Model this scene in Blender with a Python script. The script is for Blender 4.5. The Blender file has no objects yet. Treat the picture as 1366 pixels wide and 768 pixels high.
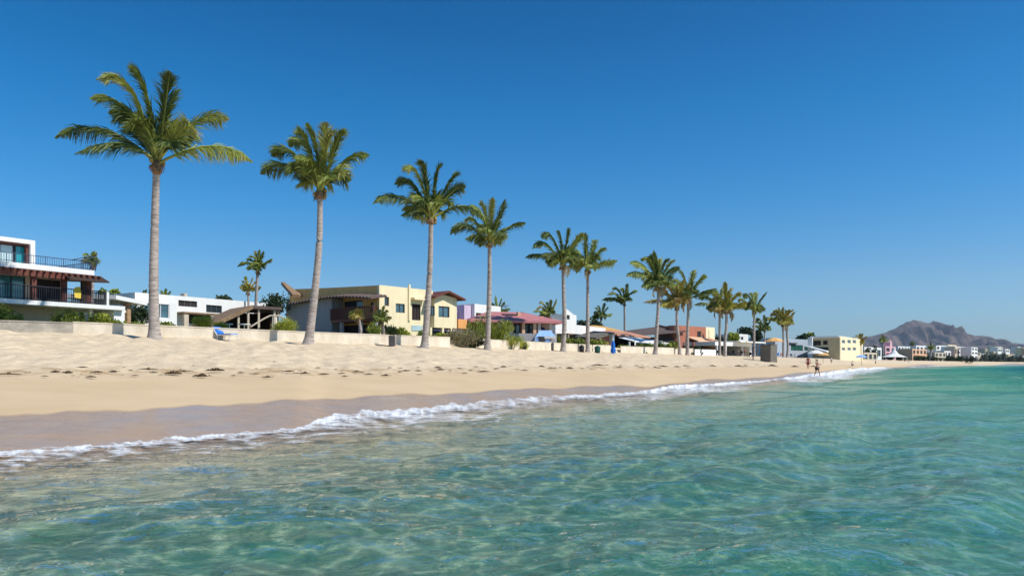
import bpy, bmesh, math, random
import numpy as np
from mathutils import Vector, Matrix
from mathutils.noise import noise as pnoise, fractal
R = math.radians
SC = bpy.context.scene
COL = SC.collection
H = 1.4          # camera height above the sea
F = 1000.0       # focal length in photo pixels
HZ = 484.0       # horizon row of the photo

# ---------------------------------------------------------------- camera
cam = bpy.data.cameras.new('camera'); camo = bpy.data.objects.new('camera', cam); COL.objects.link(camo)
camo.location = (0, 0, H); camo.rotation_euler = (R(90), 0, 0)
cam.sensor_width = 36.0; cam.lens = 36.0 * F / 1366.0
cam.shift_y = (HZ - 384.0) / 1366.0
cam.clip_start = 0.05; cam.clip_end = 30000
SC.camera = camo
# ---------------------------------------------------------------- sky and sun
SUN_H = math.atan2(0.93, -0.36); SUN_E = R(47)
world = bpy.data.worlds.new('World'); SC.world = world; world.use_nodes = True
wn = world.node_tree.nodes; wl = world.node_tree.links
for n in list(wn): wn.remove(n)
sky = wn.new('ShaderNodeTexSky'); sky.sky_type = 'NISHITA'; sky.sun_disc = False
sky.sun_elevation = SUN_E; sky.sun_rotation = SUN_H
sky.altitude = 0; sky.air_density = 1.0; sky.dust_density = 0.3; sky.ozone_density = 3.0
hs = wn.new('ShaderNodeHueSaturation'); hs.inputs['Saturation'].default_value = 1.25; hs.inputs['Hue'].default_value = 0.5
bg = wn.new('ShaderNodeBackground'); bg.inputs['Strength'].default_value = 0.088
wo = wn.new('ShaderNodeOutputWorld')
wl.new(sky.outputs[0], hs.inputs['Color'])
# clear-air colour: deeper blue overhead, pale blue (not yellow) at the horizon, by real elevation
tcw = wn.new('ShaderNodeTexCoord'); sx = wn.new('ShaderNodeSeparateXYZ'); wl.new(tcw.outputs['Generated'], sx.inputs[0])
cr = wn.new('ShaderNodeValToRGB'); ce = cr.color_ramp.elements
ce[0].position = 0.0; ce[0].color = (.52, .74, 1.04, 1); ce[1].position = 1.0; ce[1].color = (.45, .80, .95, 1)
for p_, c_ in ((.10, (.60, .84, 1.04)), (.20, (.32, .86, 1.10)), (.317, (.11, .80, 1.05)), (.43, (.02, .66, .90)), (.6, (.22, .78, .95))):
    q_ = ce.new(p_); q_.color = (*c_, 1)
wl.new(sx.outputs['Z'], cr.inputs[0])
mxw = wn.new('ShaderNodeMix'); mxw.data_type = 'RGBA'; mxw.blend_type = 'MULTIPLY'; mxw.inputs[0].default_value = 1; mxw.clamp_result = False
wl.new(hs.outputs[0], mxw.inputs[6]); wl.new(cr.outputs[0], mxw.inputs[7]); wl.new(mxw.outputs[2], bg.inputs[0]); wl.new(bg.outputs[0], wo.inputs[0])
sl = bpy.data.lights.new('sun', 'SUN'); sl.energy = 3.6; sl.angle = R(0.5); sl.color = (1.0, 0.955, 0.88)
so = bpy.data.objects.new('sun', sl); COL.objects.link(so)
sd = Vector((math.sin(SUN_H) * math.cos(SUN_E), math.cos(SUN_H) * math.cos(SUN_E), math.sin(SUN_E)))
so.rotation_euler = sd.to_track_quat('Z', 'Y').to_euler(); so.location = (30, -10, 40)
SC.view_settings.view_transform = 'Standard'; SC.view_settings.look = 'None'
SC.view_settings.exposure = 0.42; SC.view_settings.gamma = 1.0
SC.render.engine = 'CYCLES'
SC.cycles.max_bounces = 6; SC.cycles.transparent_max_bounces = 24; SC.cycles.volume_bounces = 0
SC.cycles.caustics_reflective = False; SC.cycles.caustics_refractive = False
SC.cycles.sample_clamp_indirect = 4.0
SC.cycles.use_denoising = True

# ---------------------------------------------------------------- helpers
def tag(o, label=None, cat=None, group=None, kind=None):
    if label: o['label'] = label
    if cat: o['category'] = cat
    if group: o['group'] = group
    if kind: o['kind'] = kind
    return o

def link(name, me, mat=None, parent=None):
    o = bpy.data.objects.new(name, me); COL.objects.link(o)
    if mat is not None and len(me.materials) == 0: me.materials.append(mat)
    if parent is not None: o.parent = parent
    return o

def empty(name, loc, rz=0.0):
    o = bpy.data.objects.new(name, None); COL.objects.link(o)
    o.location = loc; o.rotation_euler = (0, 0, rz); o.empty_display_size = 0.3
    return o

def copy_tree(o, parent=None):
    c = o.copy(); COL.objects.link(c); c.parent = parent
    for ch in [x for x in bpy.data.objects if x.parent == o]:
        copy_tree(ch, c)
    return c

def mesh_np(name, V, Fq, smooth=True):
    me = bpy.data.meshes.new(name)
    me.vertices.add(len(V)); me.vertices.foreach_set('co', np.asarray(V, dtype=np.float32).ravel())
    Fq = np.asarray(Fq, dtype=np.int32); k = Fq.shape[1]
    me.loops.add(Fq.size); me.loops.foreach_set('vertex_index', Fq.ravel())
    me.polygons.add(len(Fq)); me.polygons.foreach_set('loop_start', np.arange(0, Fq.size, k, dtype=np.int32))
    me.polygons.foreach_set('loop_total', np.full(len(Fq), k, dtype=np.int32))
    me.polygons.foreach_set('use_smooth', np.full(len(Fq), smooth, dtype=bool))
    me.update(calc_edges=True)
    return me

def attr(me, name, vals):
    a = me.attributes.new(name, 'FLOAT', 'POINT'); a.data.foreach_set('value', np.asarray(vals, dtype=np.float32).ravel())

def grid_faces(nr, nc):
    i = np.arange(nr - 1)[:, None] * nc + np.arange(nc - 1)[None, :]
    return np.stack([i, i + 1, i + nc + 1, i + nc], -1).reshape(-1, 4)

class MB:
    """collects boxes, prisms and tubes; build() links them as ONE mesh object"""
    def __init__(s): s.v = []; s.f = []
    def add(s, vs, fs):
        b = len(s.v); s.v += [tuple(v) for v in vs]; s.f += [tuple(b + i for i in f) for f in fs]
    def box(s, x0, x1, y0, y1, z0, z1):
        if x0 > x1: x0, x1 = x1, x0
        if y0 > y1: y0, y1 = y1, y0
        if z0 > z1: z0, z1 = z1, z0
        s.add([(x0,y0,z0),(x1,y0,z0),(x1,y1,z0),(x0,y1,z0),(x0,y0,z1),(x1,y0,z1),(x1,y1,z1),(x0,y1,z1)],
              [(0,3,2,1),(4,5,6,7),(0,1,5,4),(1,2,6,5),(2,3,7,6),(3,0,4,7)])
    def prism(s, pts, d):
        """closed polygon pts (3D) swept by vector d"""
        n = len(pts); d = Vector(d); P = [Vector(p) for p in pts]
        s.add(P + [p + d for p in P], [tuple(range(n))[::-1], tuple(range(n, 2*n))] + [(i, (i+1) % n, n + (i+1) % n, n + i) for i in range(n)])
    def tube(s, pts, rad, n=6, cap=True):
        P = [Vector(p) for p in pts]
        if not isinstance(rad, (list, tuple)): rad = [rad] * len(P)
        b = len(s.v); up = Vector((0, 0, 1))
        for i, p in enumerate(P):
            t = (P[min(i+1, len(P)-1)] - P[max(i-1, 0)]).normalized()
            a = t.cross(up)
            if a.length < 0.05: a = t.cross(Vector((0, 1, 0)))
            a.normalize(); c = t.cross(a)
            for k in range(n):
                w = 2 * math.pi * k / n
                s.v.append(tuple(p + (a * math.cos(w) + c * math.sin(w)) * rad[i]))
        for i in range(len(P)-1):
            for k in range(n):
                s.f.append((b+i*n+k, b+i*n+(k+1) % n, b+(i+1)*n+(k+1) % n, b+(i+1)*n+k))
        if cap:
            s.f.append(tuple(b+k for k in range(n))[::-1]); s.f.append(tuple(b+(len(P)-1)*n+k for k in range(n)))
    def cone(s, c, r0, r1, z0, z1, n=10):
        s.tube([(c[0], c[1], z0), (c[0], c[1], z1)], [max(r0, .003), max(r1, .003)], n)
    def mesh(s, name='m', smooth=False):
        me = bpy.data.meshes.new(name); me.from_pydata(s.v, [], s.f)
        bm = bmesh.new(); bm.from_mesh(me); bmesh.ops.recalc_face_normals(bm, faces=bm.faces); bm.to_mesh(me); bm.free()
        if smooth: me.polygons.foreach_set('use_smooth', [True] * len(me.polygons))
        me.update(); return me
    def build(s, name, mat, parent=None, smooth=False):
        return link(name, s.mesh(name, smooth), mat, parent)

# ---------------------------------------------------------------- materials
def new_mat(name):
    m = bpy.data.materials.new(name); m.use_nodes = True
    nt = m.node_tree
    for n in list(nt.nodes): nt.nodes.remove(n)
    return m, nt

def simple(name, c, rough=0.8, var=0.12, scale=3.0, bump=0.0, bscale=20.0, metal=0.0, c2=None, spec=0.3, stretch=None):
    m, nt = new_mat(name); N = nt.nodes.new; L = nt.links.new
    out = N('ShaderNodeOutputMaterial'); b = N('ShaderNodeBsdfPrincipled'); L(b.outputs[0], out.inputs[0])
    b.inputs['Roughness'].default_value = rough; b.inputs['Metallic'].default_value = metal
    b.inputs['Specular IOR Level'].default_value = spec
    tc = N('ShaderNodeTexCoord'); mp = N('ShaderNodeMapping'); L(tc.outputs['Object'], mp.inputs[0])
    if stretch: mp.inputs['Scale'].default_value = stretch
    nz = N('ShaderNodeTexNoise'); nz.inputs['Scale'].default_value = scale; nz.inputs['Detail'].default_value = 5; nz.inputs['Roughness'].default_value = .65
    L(mp.outputs[0], nz.inputs['Vector'])
    rp = N('ShaderNodeValToRGB'); rp.color_ramp.elements[0].position = 0.3; rp.color_ramp.elements[1].position = 0.7
    a = [max(0, x * (1 - var)) for x in c]; d = c2 if c2 else [min(1, x * (1 + var)) for x in c]
    rp.color_ramp.elements[0].color = (*a, 1); rp.color_ramp.elements[1].color = (*d, 1)
    L(nz.outputs[0], rp.inputs[0]); L(rp.outputs[0], b.inputs['Base Color'])
    if bump > 0:
        n2 = N('ShaderNodeTexNoise'); n2.inputs['Scale'].default_value = bscale; n2.inputs['Detail'].default_value = 4
        L(mp.outputs[0], n2.inputs['Vector'])
        bp = N('ShaderNodeBump'); bp.inputs['Strength'].default_value = bump; bp.inputs['Distance'].default_value = 0.05
        L(n2.outputs[0], bp.inputs['Height']); L(bp.outputs[0], b.inputs['Normal'])
    return m

def stucco(name, c, var=0.09): return simple(name, c, 0.9, var, 1.5, 0.35, 14.0, stretch=(1, 1, .3))

M = {}
M['white'] = stucco('white_stucco', (0.80, 0.79, 0.76), 0.05)
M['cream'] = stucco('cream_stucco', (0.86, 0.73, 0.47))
M['ochre'] = stucco('ochre_shade_stucco', (0.84, 0.50, 0.19), 0.12)  # shaded flank of the cream villa: shade put into the colour
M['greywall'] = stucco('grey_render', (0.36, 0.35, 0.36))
M['lilac'] = stucco('lilac_shade_stucco', (0.62, 0.50, 0.62))  # shade on a white house's side, mixed into the colour as lilac
M['orange'] = stucco('orange_stucco', (0.80, 0.37, 0.13))
M['beige'] = stucco('beige_stucco', (0.56, 0.47, 0.36))
M['peach'] = stucco('peach_stucco', (0.72, 0.45, 0.28))
M['terra'] = stucco('terracotta_stucco', (0.42, 0.16, 0.10))
M['olive'] = stucco('olive_shade_stucco', (0.50, 0.41, 0.25))  # side shade of the cream apartment block, painted as olive
M['pink'] = stucco('pink_stucco', (0.70, 0.42, 0.45))
M['gwall'] = simple('sandy_wall_render', (0.70, 0.60, 0.46), .95, .16, .9, .5, 9, c2=(.82, .73, .59), stretch=(1, 1, .5))
M['gwall2'] = simple('weathered_wall_render', (0.36, 0.33, 0.29), 0.95, 0.35, 0.9, 0.4, 9, c2=(0.55, 0.49, 0.40))
M['redwood'] = simple('red_brown_timber', (0.15, 0.05, 0.035), 0.6, 0.3, 4, 0.2, 12)
M['dkwood'] = simple('dark_timber', (0.06, 0.035, 0.025), 0.7, 0.3, 4)
M['wood'] = simple('weathered_timber', (0.26, 0.17, 0.10), 0.8, 0.3, 3)
M['thatch'] = simple('old_thatch', (0.34, 0.25, 0.15), 0.95, 0.4, 3, 0.8, 25, stretch=(1, 1, 4))
M['darkroof'] = simple('dark_roof', (0.12, 0.085, 0.075), 0.8, 0.25, 2, 0.4, 8)
M['redroof'] = simple('faded_red_roof', (0.48, 0.19, 0.19), 0.75, 0.15, 1.2, 0.3, 10)
M['tile'] = simple('clay_tiles', (0.50, 0.24, 0.15), 0.8, 0.25, 6, 0.4, 12)
M['yroof'] = simple('ochre_tiles', (0.58, 0.34, 0.10), 0.8, 0.2, 6, 0.4, 12)
M['iron'] = simple('dark_iron', (0.03, 0.035, 0.05), 0.5, 0.2, 4)
M['iron2'] = simple('blue_grey_iron', (0.05, 0.07, 0.13), 0.5, 0.2, 4)
M['darkin'] = simple('dark_interior', (0.035, 0.028, 0.028), 0.9, 0.3, 1.0)  # near-black colour stands in for the shade inside rooms
M['glass'] = simple('dark_glass', (0.03, 0.045, 0.055), 0.06, 0.3, 0.6, spec=0.9)
M['tealglass'] = simple('teal_glass', (0.02, 0.33, 0.38), 0.12, 0.15, 0.5, spec=0.8)
M['blueglass'] = simple('blue_grey_glass', (0.07, 0.15, 0.19), 0.08, 0.3, 0.5, spec=0.9)
M['seaglass'] = simple('sea_green_glass', (0.06, 0.24, 0.29), 0.1, 0.3, 0.5, spec=0.9)
M['paleglass'] = simple('curtained_glass', (0.42, 0.55, 0.58), 0.2, 0.2, 0.7, spec=0.7)
M['greenglass'] = simple('green_glass', (0.02, 0.12, 0.10), 0.1, 0.3, 0.5, spec=0.8)
M['canvas'] = simple('white_canvas', (0.80, 0.79, 0.76), 0.9, 0.06, 2)
M['bluecloth'] = simple('royal_blue_cloth', (0.02, 0.16, 0.60), 0.8, 0.2, 3)
M['skycloth'] = simple('pale_blue_canvas', (0.30, 0.50, 0.85), 0.85, 0.15, 3)
M['navy'] = simple('navy_canvas', (0.015, 0.03, 0.16), 0.85, 0.2, 3)
M['greencloth'] = simple('dark_green_cloth', (0.02, 0.09, 0.07), 0.85, 0.2, 3)
M['black'] = simple('black_plastic', (0.018, 0.017, 0.018), 0.6, 0.3, 3)
M['darkgrey'] = simple('dark_grey_paint', (0.10, 0.095, 0.095), 0.8, 0.2, 2)
M['seaweed'] = simple('dried_seaweed', (0.07, 0.042, 0.025), 0.95, 0.5, 9, 0.6, 30, c2=(0.20, 0.13, 0.07))
M['yellow'] = simple('yellow_cloth', (0.75, 0.55, 0.08), 0.9, 0.1, 2)
M['skin'] = simple('tanned_skin', (0.42, 0.22, 0.14), 0.6, 0.08, 6)
M['redcloth'] = simple('dark_red_cloth', (0.30, 0.04, 0.04), 0.85, 0.2, 6)
M['tarp'] = simple('grey_tarpaulin', (0.15, 0.135, 0.11), 0.9, 0.25, 1.2, 0.3, 6)
M['orangecloth'] = simple('orange_canvas', (0.78, 0.44, 0.16), 0.85, 0.15, 1.5)
M['terrapot'] = simple('terracotta_pot', (0.45, 0.22, 0.12), 0.8, 0.15, 5)
M['coconut'] = simple('coconut_husk', (0.30, 0.20, 0.06), 0.6, 0.4, 4, c2=(.42, .34, .10))
M['stone'] = simple('tan_stone', (0.42, 0.26, 0.15), 0.9, 0.3, 5, 0.5, 10)

def leaf_mat(name, c, c2, trans=0.25):
    m, nt = new_mat(name); N = nt.nodes.new; L = nt.links.new
    out = N('ShaderNodeOutputMaterial'); b = N('ShaderNodeBsdfPrincipled')
    b.inputs['Roughness'].default_value = 0.5; b.inputs['Specular IOR Level'].default_value = 0.35
    at = N('ShaderNodeAttribute'); at.attribute_name = 'tint'
    oi = N('ShaderNodeObjectInfo')
    rp = N('ShaderNodeValToRGB'); e = rp.color_ramp.elements
    e[0].position = 0.0; e[0].color = (*c, 1); e[1].position = 0.72; e[1].color = (*c2, 1)
    e3 = rp.color_ramp.elements.new(1.0); e3.color = (0.33, 0.22, 0.10, 1)
    L(at.outputs['Fac'], rp.inputs[0]); L(rp.outputs[0], b.inputs['Base Color'])
    tr = N('ShaderNodeBsdfTranslucent'); L(rp.outputs[0], tr.inputs[0])
    mx = N('ShaderNodeMixShader'); mx.inputs[0].default_value = trans
    L(b.outputs[0], mx.inputs[1]); L(tr.outputs[0], mx.inputs[2]); L(mx.outputs[0], out.inputs[0])
    return m
M['frond'] = leaf_mat('palm_frond_leaf', (0.04, 0.08, 0.02), (0.38, 0.43, 0.08))
M['frondy'] = leaf_mat('yellowing_palm_leaf', (0.15, 0.19, 0.03), (0.52, 0.45, 0.07))
M['bush'] = leaf_mat('shrub_leaf', (0.07, 0.12, 0.025), (0.42, 0.46, 0.07))
M['bushy'] = leaf_mat('yellow_green_shrub_leaf', (0.18, 0.25, 0.03), (0.58, 0.56, 0.07))
M['dktree'] = leaf_mat('dark_tree_leaf', (0.018, 0.04, 0.014), (0.07, 0.10, 0.03))
M['hazetree'] = leaf_mat('haze_tinted_leaf', (0.09, 0.11, 0.07), (0.24, 0.26, 0.16))  # distance haze put into the leaf colour: paler and greyer
M['dry'] = leaf_mat('dry_palm_leaf', (0.15, 0.14, 0.07), (0.42, 0.36, 0.20))

def trunk_mat():
    m, nt = new_mat('palm_bark'); N = nt.nodes.new; L = nt.links.new
    out = N('ShaderNodeOutputMaterial'); b = N('ShaderNodeBsdfPrincipled'); L(b.outputs[0], out.inputs[0]); b.inputs['Roughness'].default_value = .9
    tc = N('ShaderNodeTexCoord'); mp = N('ShaderNodeMapping'); L(tc.outputs['Object'], mp.inputs[0]); mp.inputs['Scale'].default_value = (1.3, 1.3, 7)
    nz = N('ShaderNodeTexNoise'); nz.inputs['Scale'].default_value = 1.6; nz.inputs['Detail'].default_value = 6; nz.inputs['Roughness'].default_value = .7
    L(mp.outputs[0], nz.inputs['Vector'])
    rp = N('ShaderNodeValToRGB'); e = rp.color_ramp.elements
    e[0].position = .32; e[0].color = (.19, .145, .12, 1); e[1].position = .66; e[1].color = (.54, .47, .42, 1)
    L(nz.outputs[0], rp.inputs[0]); L(rp.outputs[0], b.inputs['Base Color'])
    bp = N('ShaderNodeBump'); bp.inputs['Strength'].default_value = .7; bp.inputs['Distance'].default_value = .04
    L(nz.outputs[0], bp.inputs['Height']); L(bp.outputs[0], b.inputs['Normal'])
    return m
M['trunk'] = trunk_mat()
M['fibre'] = simple('palm_fibre', (0.26, 0.155, 0.085), 0.95, 0.45, 7, 0.7, 25)

# ---------------------------------------------------------------- the lie of the land
def smooth_interp(us, xs, ys, w=12):
    y = np.interp(us, xs, ys)
    k = np.hanning(2 * w + 3)[1:-1]; k /= k.sum()
    return np.convolve(np.pad(y, w, mode='edge'), k, mode='valid')
UU = np.arange(-3000, 4001, 2.0)
# waterline: image row -> distance
_su = [0, 100, 200, 260, 330, 400, 432, 500, 560, 600, 700, 760, 850, 880, 900, 950, 1000, 1060, 1100, 1150, 1200, 1250, 1300, 1366, 1600, 2000, 3000, 4000]
_sy = [607, 600, 591, 586, 580, 574, 562, 554, 549.5, 546, 537, 532, 526, 521, 518, 514.3, 510.8, 505, 499.5, 493.2, 490.2, 488.6, 487.6, 486.9, 486.0, 485.5, 485.3, 485.2]
inv = smooth_interp(UU, _su, [(y - HZ) / (H * F) for y in _sy], 8)
left = UU < 0
inv0 = float(np.interp(0, UU, inv))
inv[left] = inv0 * (0.8 - (UU[left] - 683) / 1000) / (0.8 + 0.683)
SHORE = 1.0 / inv
_bu = [0, 206, 412, 567, 650, 752, 785, 878, 918, 965, 1006, 1047, 1130, 1250, 1366, 1600, 2000, 3000, 4000]
_bY = [43.5, 48.3, 55, 63, 70, 85, 91, 106, 116, 130, 144, 168, 235, 380, 560, 820, 1150, 1300, 1400]
_bz = [3.25, 3.12, 2.92, 2.84, 2.80, 2.80, 2.80, 2.72, 2.68, 2.68, 2.68, 2.7, 2.6, 2.4, 2.0, 2, 2, 2, 2]
invb = smooth_interp(UU, _bu, [1 / y for y in _bY], 14)
invb0 = float(np.interp(0, UU, invb)); invb[left] = invb0 * (1.675 + 0.683 - UU[left] / 1000) / (1.675 + 0.683)
BACK = 1.0 / invb
BZ = smooth_interp(UU, _bu, _bz, 14)
def shoreY(u): return float(np.interp(u, UU, SHORE))
def backY(u): return float(np.interp(u, UU, BACK))
def backZ(u): return float(np.interp(u, UU, BZ))
def Xof(u, Y): return (u - 683.0) / F * Y
SH_PTS = np.stack([(UU - 683) / F * SHORE, SHORE], 1)
SH_PTS = SH_PTS[::3]
def shore_dist(X, Y):
    X = np.asarray(X, float).ravel(); Y = np.asarray(Y, float).ravel(); out = np.empty(len(X))
    for i in range(0, len(X), 20000):
        a = (X[i:i+20000, None] - SH_PTS[None, :, 0]); b = (Y[i:i+20000, None] - SH_PTS[None, :, 1])
        out[i:i+20000] = np.sqrt((a * a + b * b).min(1))
    return out
WALL_U = (-400, 945)
def land_z(u, Y):
    """height of dry land along picture column u at distance Y"""
    Ys, Yb, zb = shoreY(u), backY(u), backZ(u)
    t = (Y - Ys) / (Yb - Ys)
    if t <= 1: return zb * t * (0.86 + 0.14 * t)
    lift = 0.62 * float(np.clip((955 - u) / 20, 0, 1))
    s = min(1.0, max(0.0, (Y - Yb - 0.3 * Yb / 45) / (0.5 * Yb / 45)))
    return zb + lift * s + 0.004 * (Y - Yb) * (1 if Y - Yb < 400 else 400 / (Y - Yb))
def ground(X, Y): return land_z(683 + F * X / Y, Y)
def PT(px, py, Y): return Vector((Xof(px, Y), Y, H + (HZ - py) * Y / F))
def GP(px, Y): return Vector((Xof(px, Y), Y, land_z(px, Y)))
def on_beach(px, py):
    """where the ray through a picture point meets the beach"""
    Ys, Yb = shoreY(px), backY(px)
    lo, hi = Ys * 1.001, Yb * 1.05
    f = lambda Y: HZ + (H - land_z(px, Y)) * F / Y - py
    for _ in range(50):
        m = (lo + hi) / 2
        if f(m) > 0: lo = m
        else: hi = m
    return GP(px, (lo + hi) / 2)

# terrain sheet: sea floor, beach and the land behind in one piece
def build_terrain():
    us = np.concatenate([np.linspace(-3000, -150, 50)[:-1], np.arange(-150, 1520, 2.5), np.linspace(1520, 4000, 60)])
    Ys = np.interp(us, UU, SHORE); Yb = np.interp(us, UU, BACK); zb = np.interp(us, UU, BZ)
    nc = len(us); rows_Y = []; rows_t = []
    a = np.linspace(0, 1, 60)
    for t in a[:-1]:
        y0 = np.minimum(1.2, Ys * .3); rows_Y.append(y0 * (Ys / y0) ** t); rows_t.append(np.full(nc, -1 + t))
    b = np.linspace(0, 1, 230)
    for t in b: rows_Y.append(Ys + (Yb - Ys) * t); rows_t.append(np.full(nc, t))
    for k in (0.3, 0.55, 0.8, 1.2): rows_Y.append(Yb * (1 + k / 45)); rows_t.append(np.full(nc, 1.0 + k / 100))
    for q in np.geomspace(1.05, 30, 45): rows_Y.append(Yb + (q - 1) * 60 + Yb * .03); rows_t.append(np.full(nc, 1.02 + q))
    YY = np.array(rows_Y); T = np.array(rows_t); UUg = np.broadcast_to(us, YY.shape)
    XX = (UUg - 683) / F * YY
    Z = np.zeros_like(YY)
    sea = T < 0
    d = shore_dist(XX[sea], YY[sea])
    Z[sea] = -(0.075 * np.minimum(d, 8) + 0.05 * np.clip(d - 8, 0, 40) + 0.03 * np.clip(d - 48, 0, 200))
    bt = (T >= 0) & (T <= 1)
    zbg = np.broadcast_to(zb, YY.shape)
    Z[bt] = (zbg * T * (0.86 + 0.14 * T))[bt]
    hi = T > 1
    Ybg = np.broadcast_to(Yb, YY.shape)
    lift = 0.62 * np.clip((955 - UUg) / 20, 0, 1)
    s = np.clip((YY - Ybg * (1 + .3 / 45)) / (0.5 * Ybg / 45), 0, 1)
    dd = YY - Ybg
    Z[hi] = (zbg + lift * s + 0.004 * np.minimum(dd, 400))[hi]
    # trodden lumps in the dry sand, real relief
    rng = np.random.RandomState(4)
    P = np.stack([XX, YY], -1)
    rel = np.zeros_like(Z)
    for i in range(46):
        lam = rng.uniform(0.5, 3.2); th = rng.uniform(0, math.pi); k = 2 * math.pi / lam
        amp = 0.011 * lam ** .6
        w = np.clip(1.6 - 6.0 * (YY * 0.0025) / lam - (YY - 40) / 400, 0, 1)
        ph = rng.uniform(0, 6.28) + 1.6 * np.sin(P[..., 0] * .31 * rng.uniform(.5, 1.5) + i) + 1.6 * np.sin(P[..., 1] * .23 * rng.uniform(.5, 1.5) + 2 * i)
        rel += amp * w * np.sin(k * (math.cos(th) * P[..., 0] + math.sin(th) * P[..., 1]) + ph)
    dryness = np.clip((T - 0.33) / 0.12, 0, 1) * np.clip((3 - T) / .5, 0, 1)
    Z += rel * dryness * .6
    # the tide-line berm
    Z += 0.05 * np.exp(-((T - 0.39) / 0.035) ** 2) * (0.6 + 0.4 * np.sin(XX * .9 + 2 * np.sin(XX * .37)))
    # gentle sea-floor ripples
    fl = np.clip(-Z * 2, 0, 1) * sea
    Z += fl * 0.02 * np.sin(2.2 * YY + 1.1 * XX + 2 * np.sin(.7 * XX) + np.sin(1.9 * YY - XX)) * np.clip((60 - YY) / 30, 0, 1)
    V = np.stack([XX, YY, Z], -1).reshape(-1, 3)
    me = mesh_np('beach', V, grid_faces(YY.shape[0], nc))
    # wetness: from the waterline up to the wet edge seen in the photo
    wu = [0, 100, 200, 300, 400, 500, 567, 661, 700, 800, 866, 930, 1000, 1050, 1100, 1150, 1250, 1366]
    wy = [553, 549, 545, 539, 533, 528, 525, 522, 517.5, 515.5, 514, 508.5, 503.5, 499.5, 495.5, 491, 487.2, 485.9]
    yw = np.interp(us, wu, wy); yy = HZ + (H - Z) * F / YY
    wob = 1.2 * np.sin(us * .045) + .8 * np.sin(us * .11 + 1)
    wet = np.clip((yy - (yw + wob)[None, :]) / np.maximum(1.2, (yw - HZ) * .045)[None, :] + .5, 0, 1)
    wet = np.where(T > 1, 0, wet); wet = wet * np.clip(1 + (Z + .02) / .12, 0, 1)
    attr(me, 'wet', wet.ravel())
    attr(me, 'sea', np.clip(-Z * 3 - .15, 0, 1).ravel())
    attr(me, 'damp', np.clip(1 - (T - 0.30) / 0.13, 0, 1).ravel())
    attr(me, 'inland', np.clip((T - 1.03) / .3, 0, 1).ravel())
    attr(me, 'tide', np.exp(-((T - 0.385) / 0.05) ** 2).ravel())
    m, nt = new_mat('beach_sand'); N = nt.nodes.new; L = nt.links.new
    out = N('ShaderNodeOutputMaterial'); b = N('ShaderNodeBsdfPrincipled'); L(b.outputs[0], out.inputs[0])
    geo = N('ShaderNodeNewGeometry')
    def at(n):
        x = N('ShaderNodeAttribute'); x.attribute_name = n; return x.outputs['Fac']
    def nz(sc, det=4, rough=.6, vec=None):
        x = N('ShaderNodeTexNoise'); x.inputs['Scale'].default_value = sc; x.inputs['Detail'].default_value = det; x.inputs['Roughness'].default_value = rough
        L(vec or geo.outputs['Position'], x.inputs['Vector']); return x.outputs[0]
    def mixc(f, a, c):
        x = N('ShaderNodeMix'); x.data_type = 'RGBA'
        for k, v in ((0, f), (6, a), (7, c)):
            if isinstance(v, (tuple, list)): x.inputs[k].default_value = (*v, 1)
            elif isinstance(v, float): x.inputs[k].default_value = v
            else: L(v, x.inputs[k])
        return x.outputs[2]
    def mr(v, a, b_, c=0., d=1.):
        x = N('ShaderNodeMapRange'); L(v, x.inputs[0]); x.inputs[1].default_value = a; x.inputs[2].default_value = b_; x.inputs[3].default_value = c; x.inputs[4].default_value = d; return x.outputs[0]
    def mth(op, a, c):
        x = N('ShaderNodeMath'); x.operation = op
        for k, v in ((0, a), (1, c)):
            if isinstance(v, (int, float)): x.inputs[k].default_value = v
            else: L(v, x.inputs[k])
        return x.outputs[0]
    big = nz(.35, 3); fine = nz(9, 6, .7); mid = nz(2.2, 5, .65)
    dry = mixc(mr(mid, .35, .65), (.59, .46, .305), (.71, .58, .405))
    dry = mixc(mr(fine, .58, .72, 0., .5), dry, (.42, .32, .21))
    damp = mixc(mr(big, .3, .7), (.58, .425, .25), (.65, .485, .30))
    c = mixc(at('damp'), dry, damp)
    tide = mth('MULTIPLY', at('tide'), mr(nz(1.3, 5, .7), .50, .62))
    c = mixc(mth('MULTIPLY', tide, .8), c, (.36, .22, .10))
    wetc = mixc(mr(mid, .3, .7), (.41, .275, .17), (.48, .33, .205))
    c = mixc(at('wet'), c, wetc)
    c = mixc(at('sea'), c, (.66, .58, .42))
    soil = mixc(mr(mid, .4, .6), (.25, .22, .13), (.10, .13, .05))
    c = mixc(at('inland'), c, soil)
    L(c, b.inputs['Base Color'])
    wn_ = N('ShaderNodeMix'); wn_.data_type = 'FLOAT'; L(at('wet'), wn_.inputs[0]); wn_.inputs[2].default_value = .95; L(mr(nz(.6, 4, .6), .35, .65, .18, .36), wn_.inputs[3]); L(wn_.outputs[0], b.inputs['Roughness'])
    L(mr(at('wet'), 0, 1, .15, .16), b.inputs['Specular IOR Level'])
    bp = N('ShaderNodeBump'); bp.inputs['Distance'].default_value = .10
    L(mr(at('damp'), 0, 1, .9, .12), bp.inputs['Strength'])
    hgt = mth('ADD', mth('MULTIPLY', nz(2.6, 4, .6), .8), mth('MULTIPLY', nz(11, 4, .6), .25)); L(hgt, bp.inputs['Height'])
    L(bp.outputs[0], b.inputs['Normal'])
    o = link('beach', me, m); tag(o, kind='structure'); return o
build_terrain()

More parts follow.
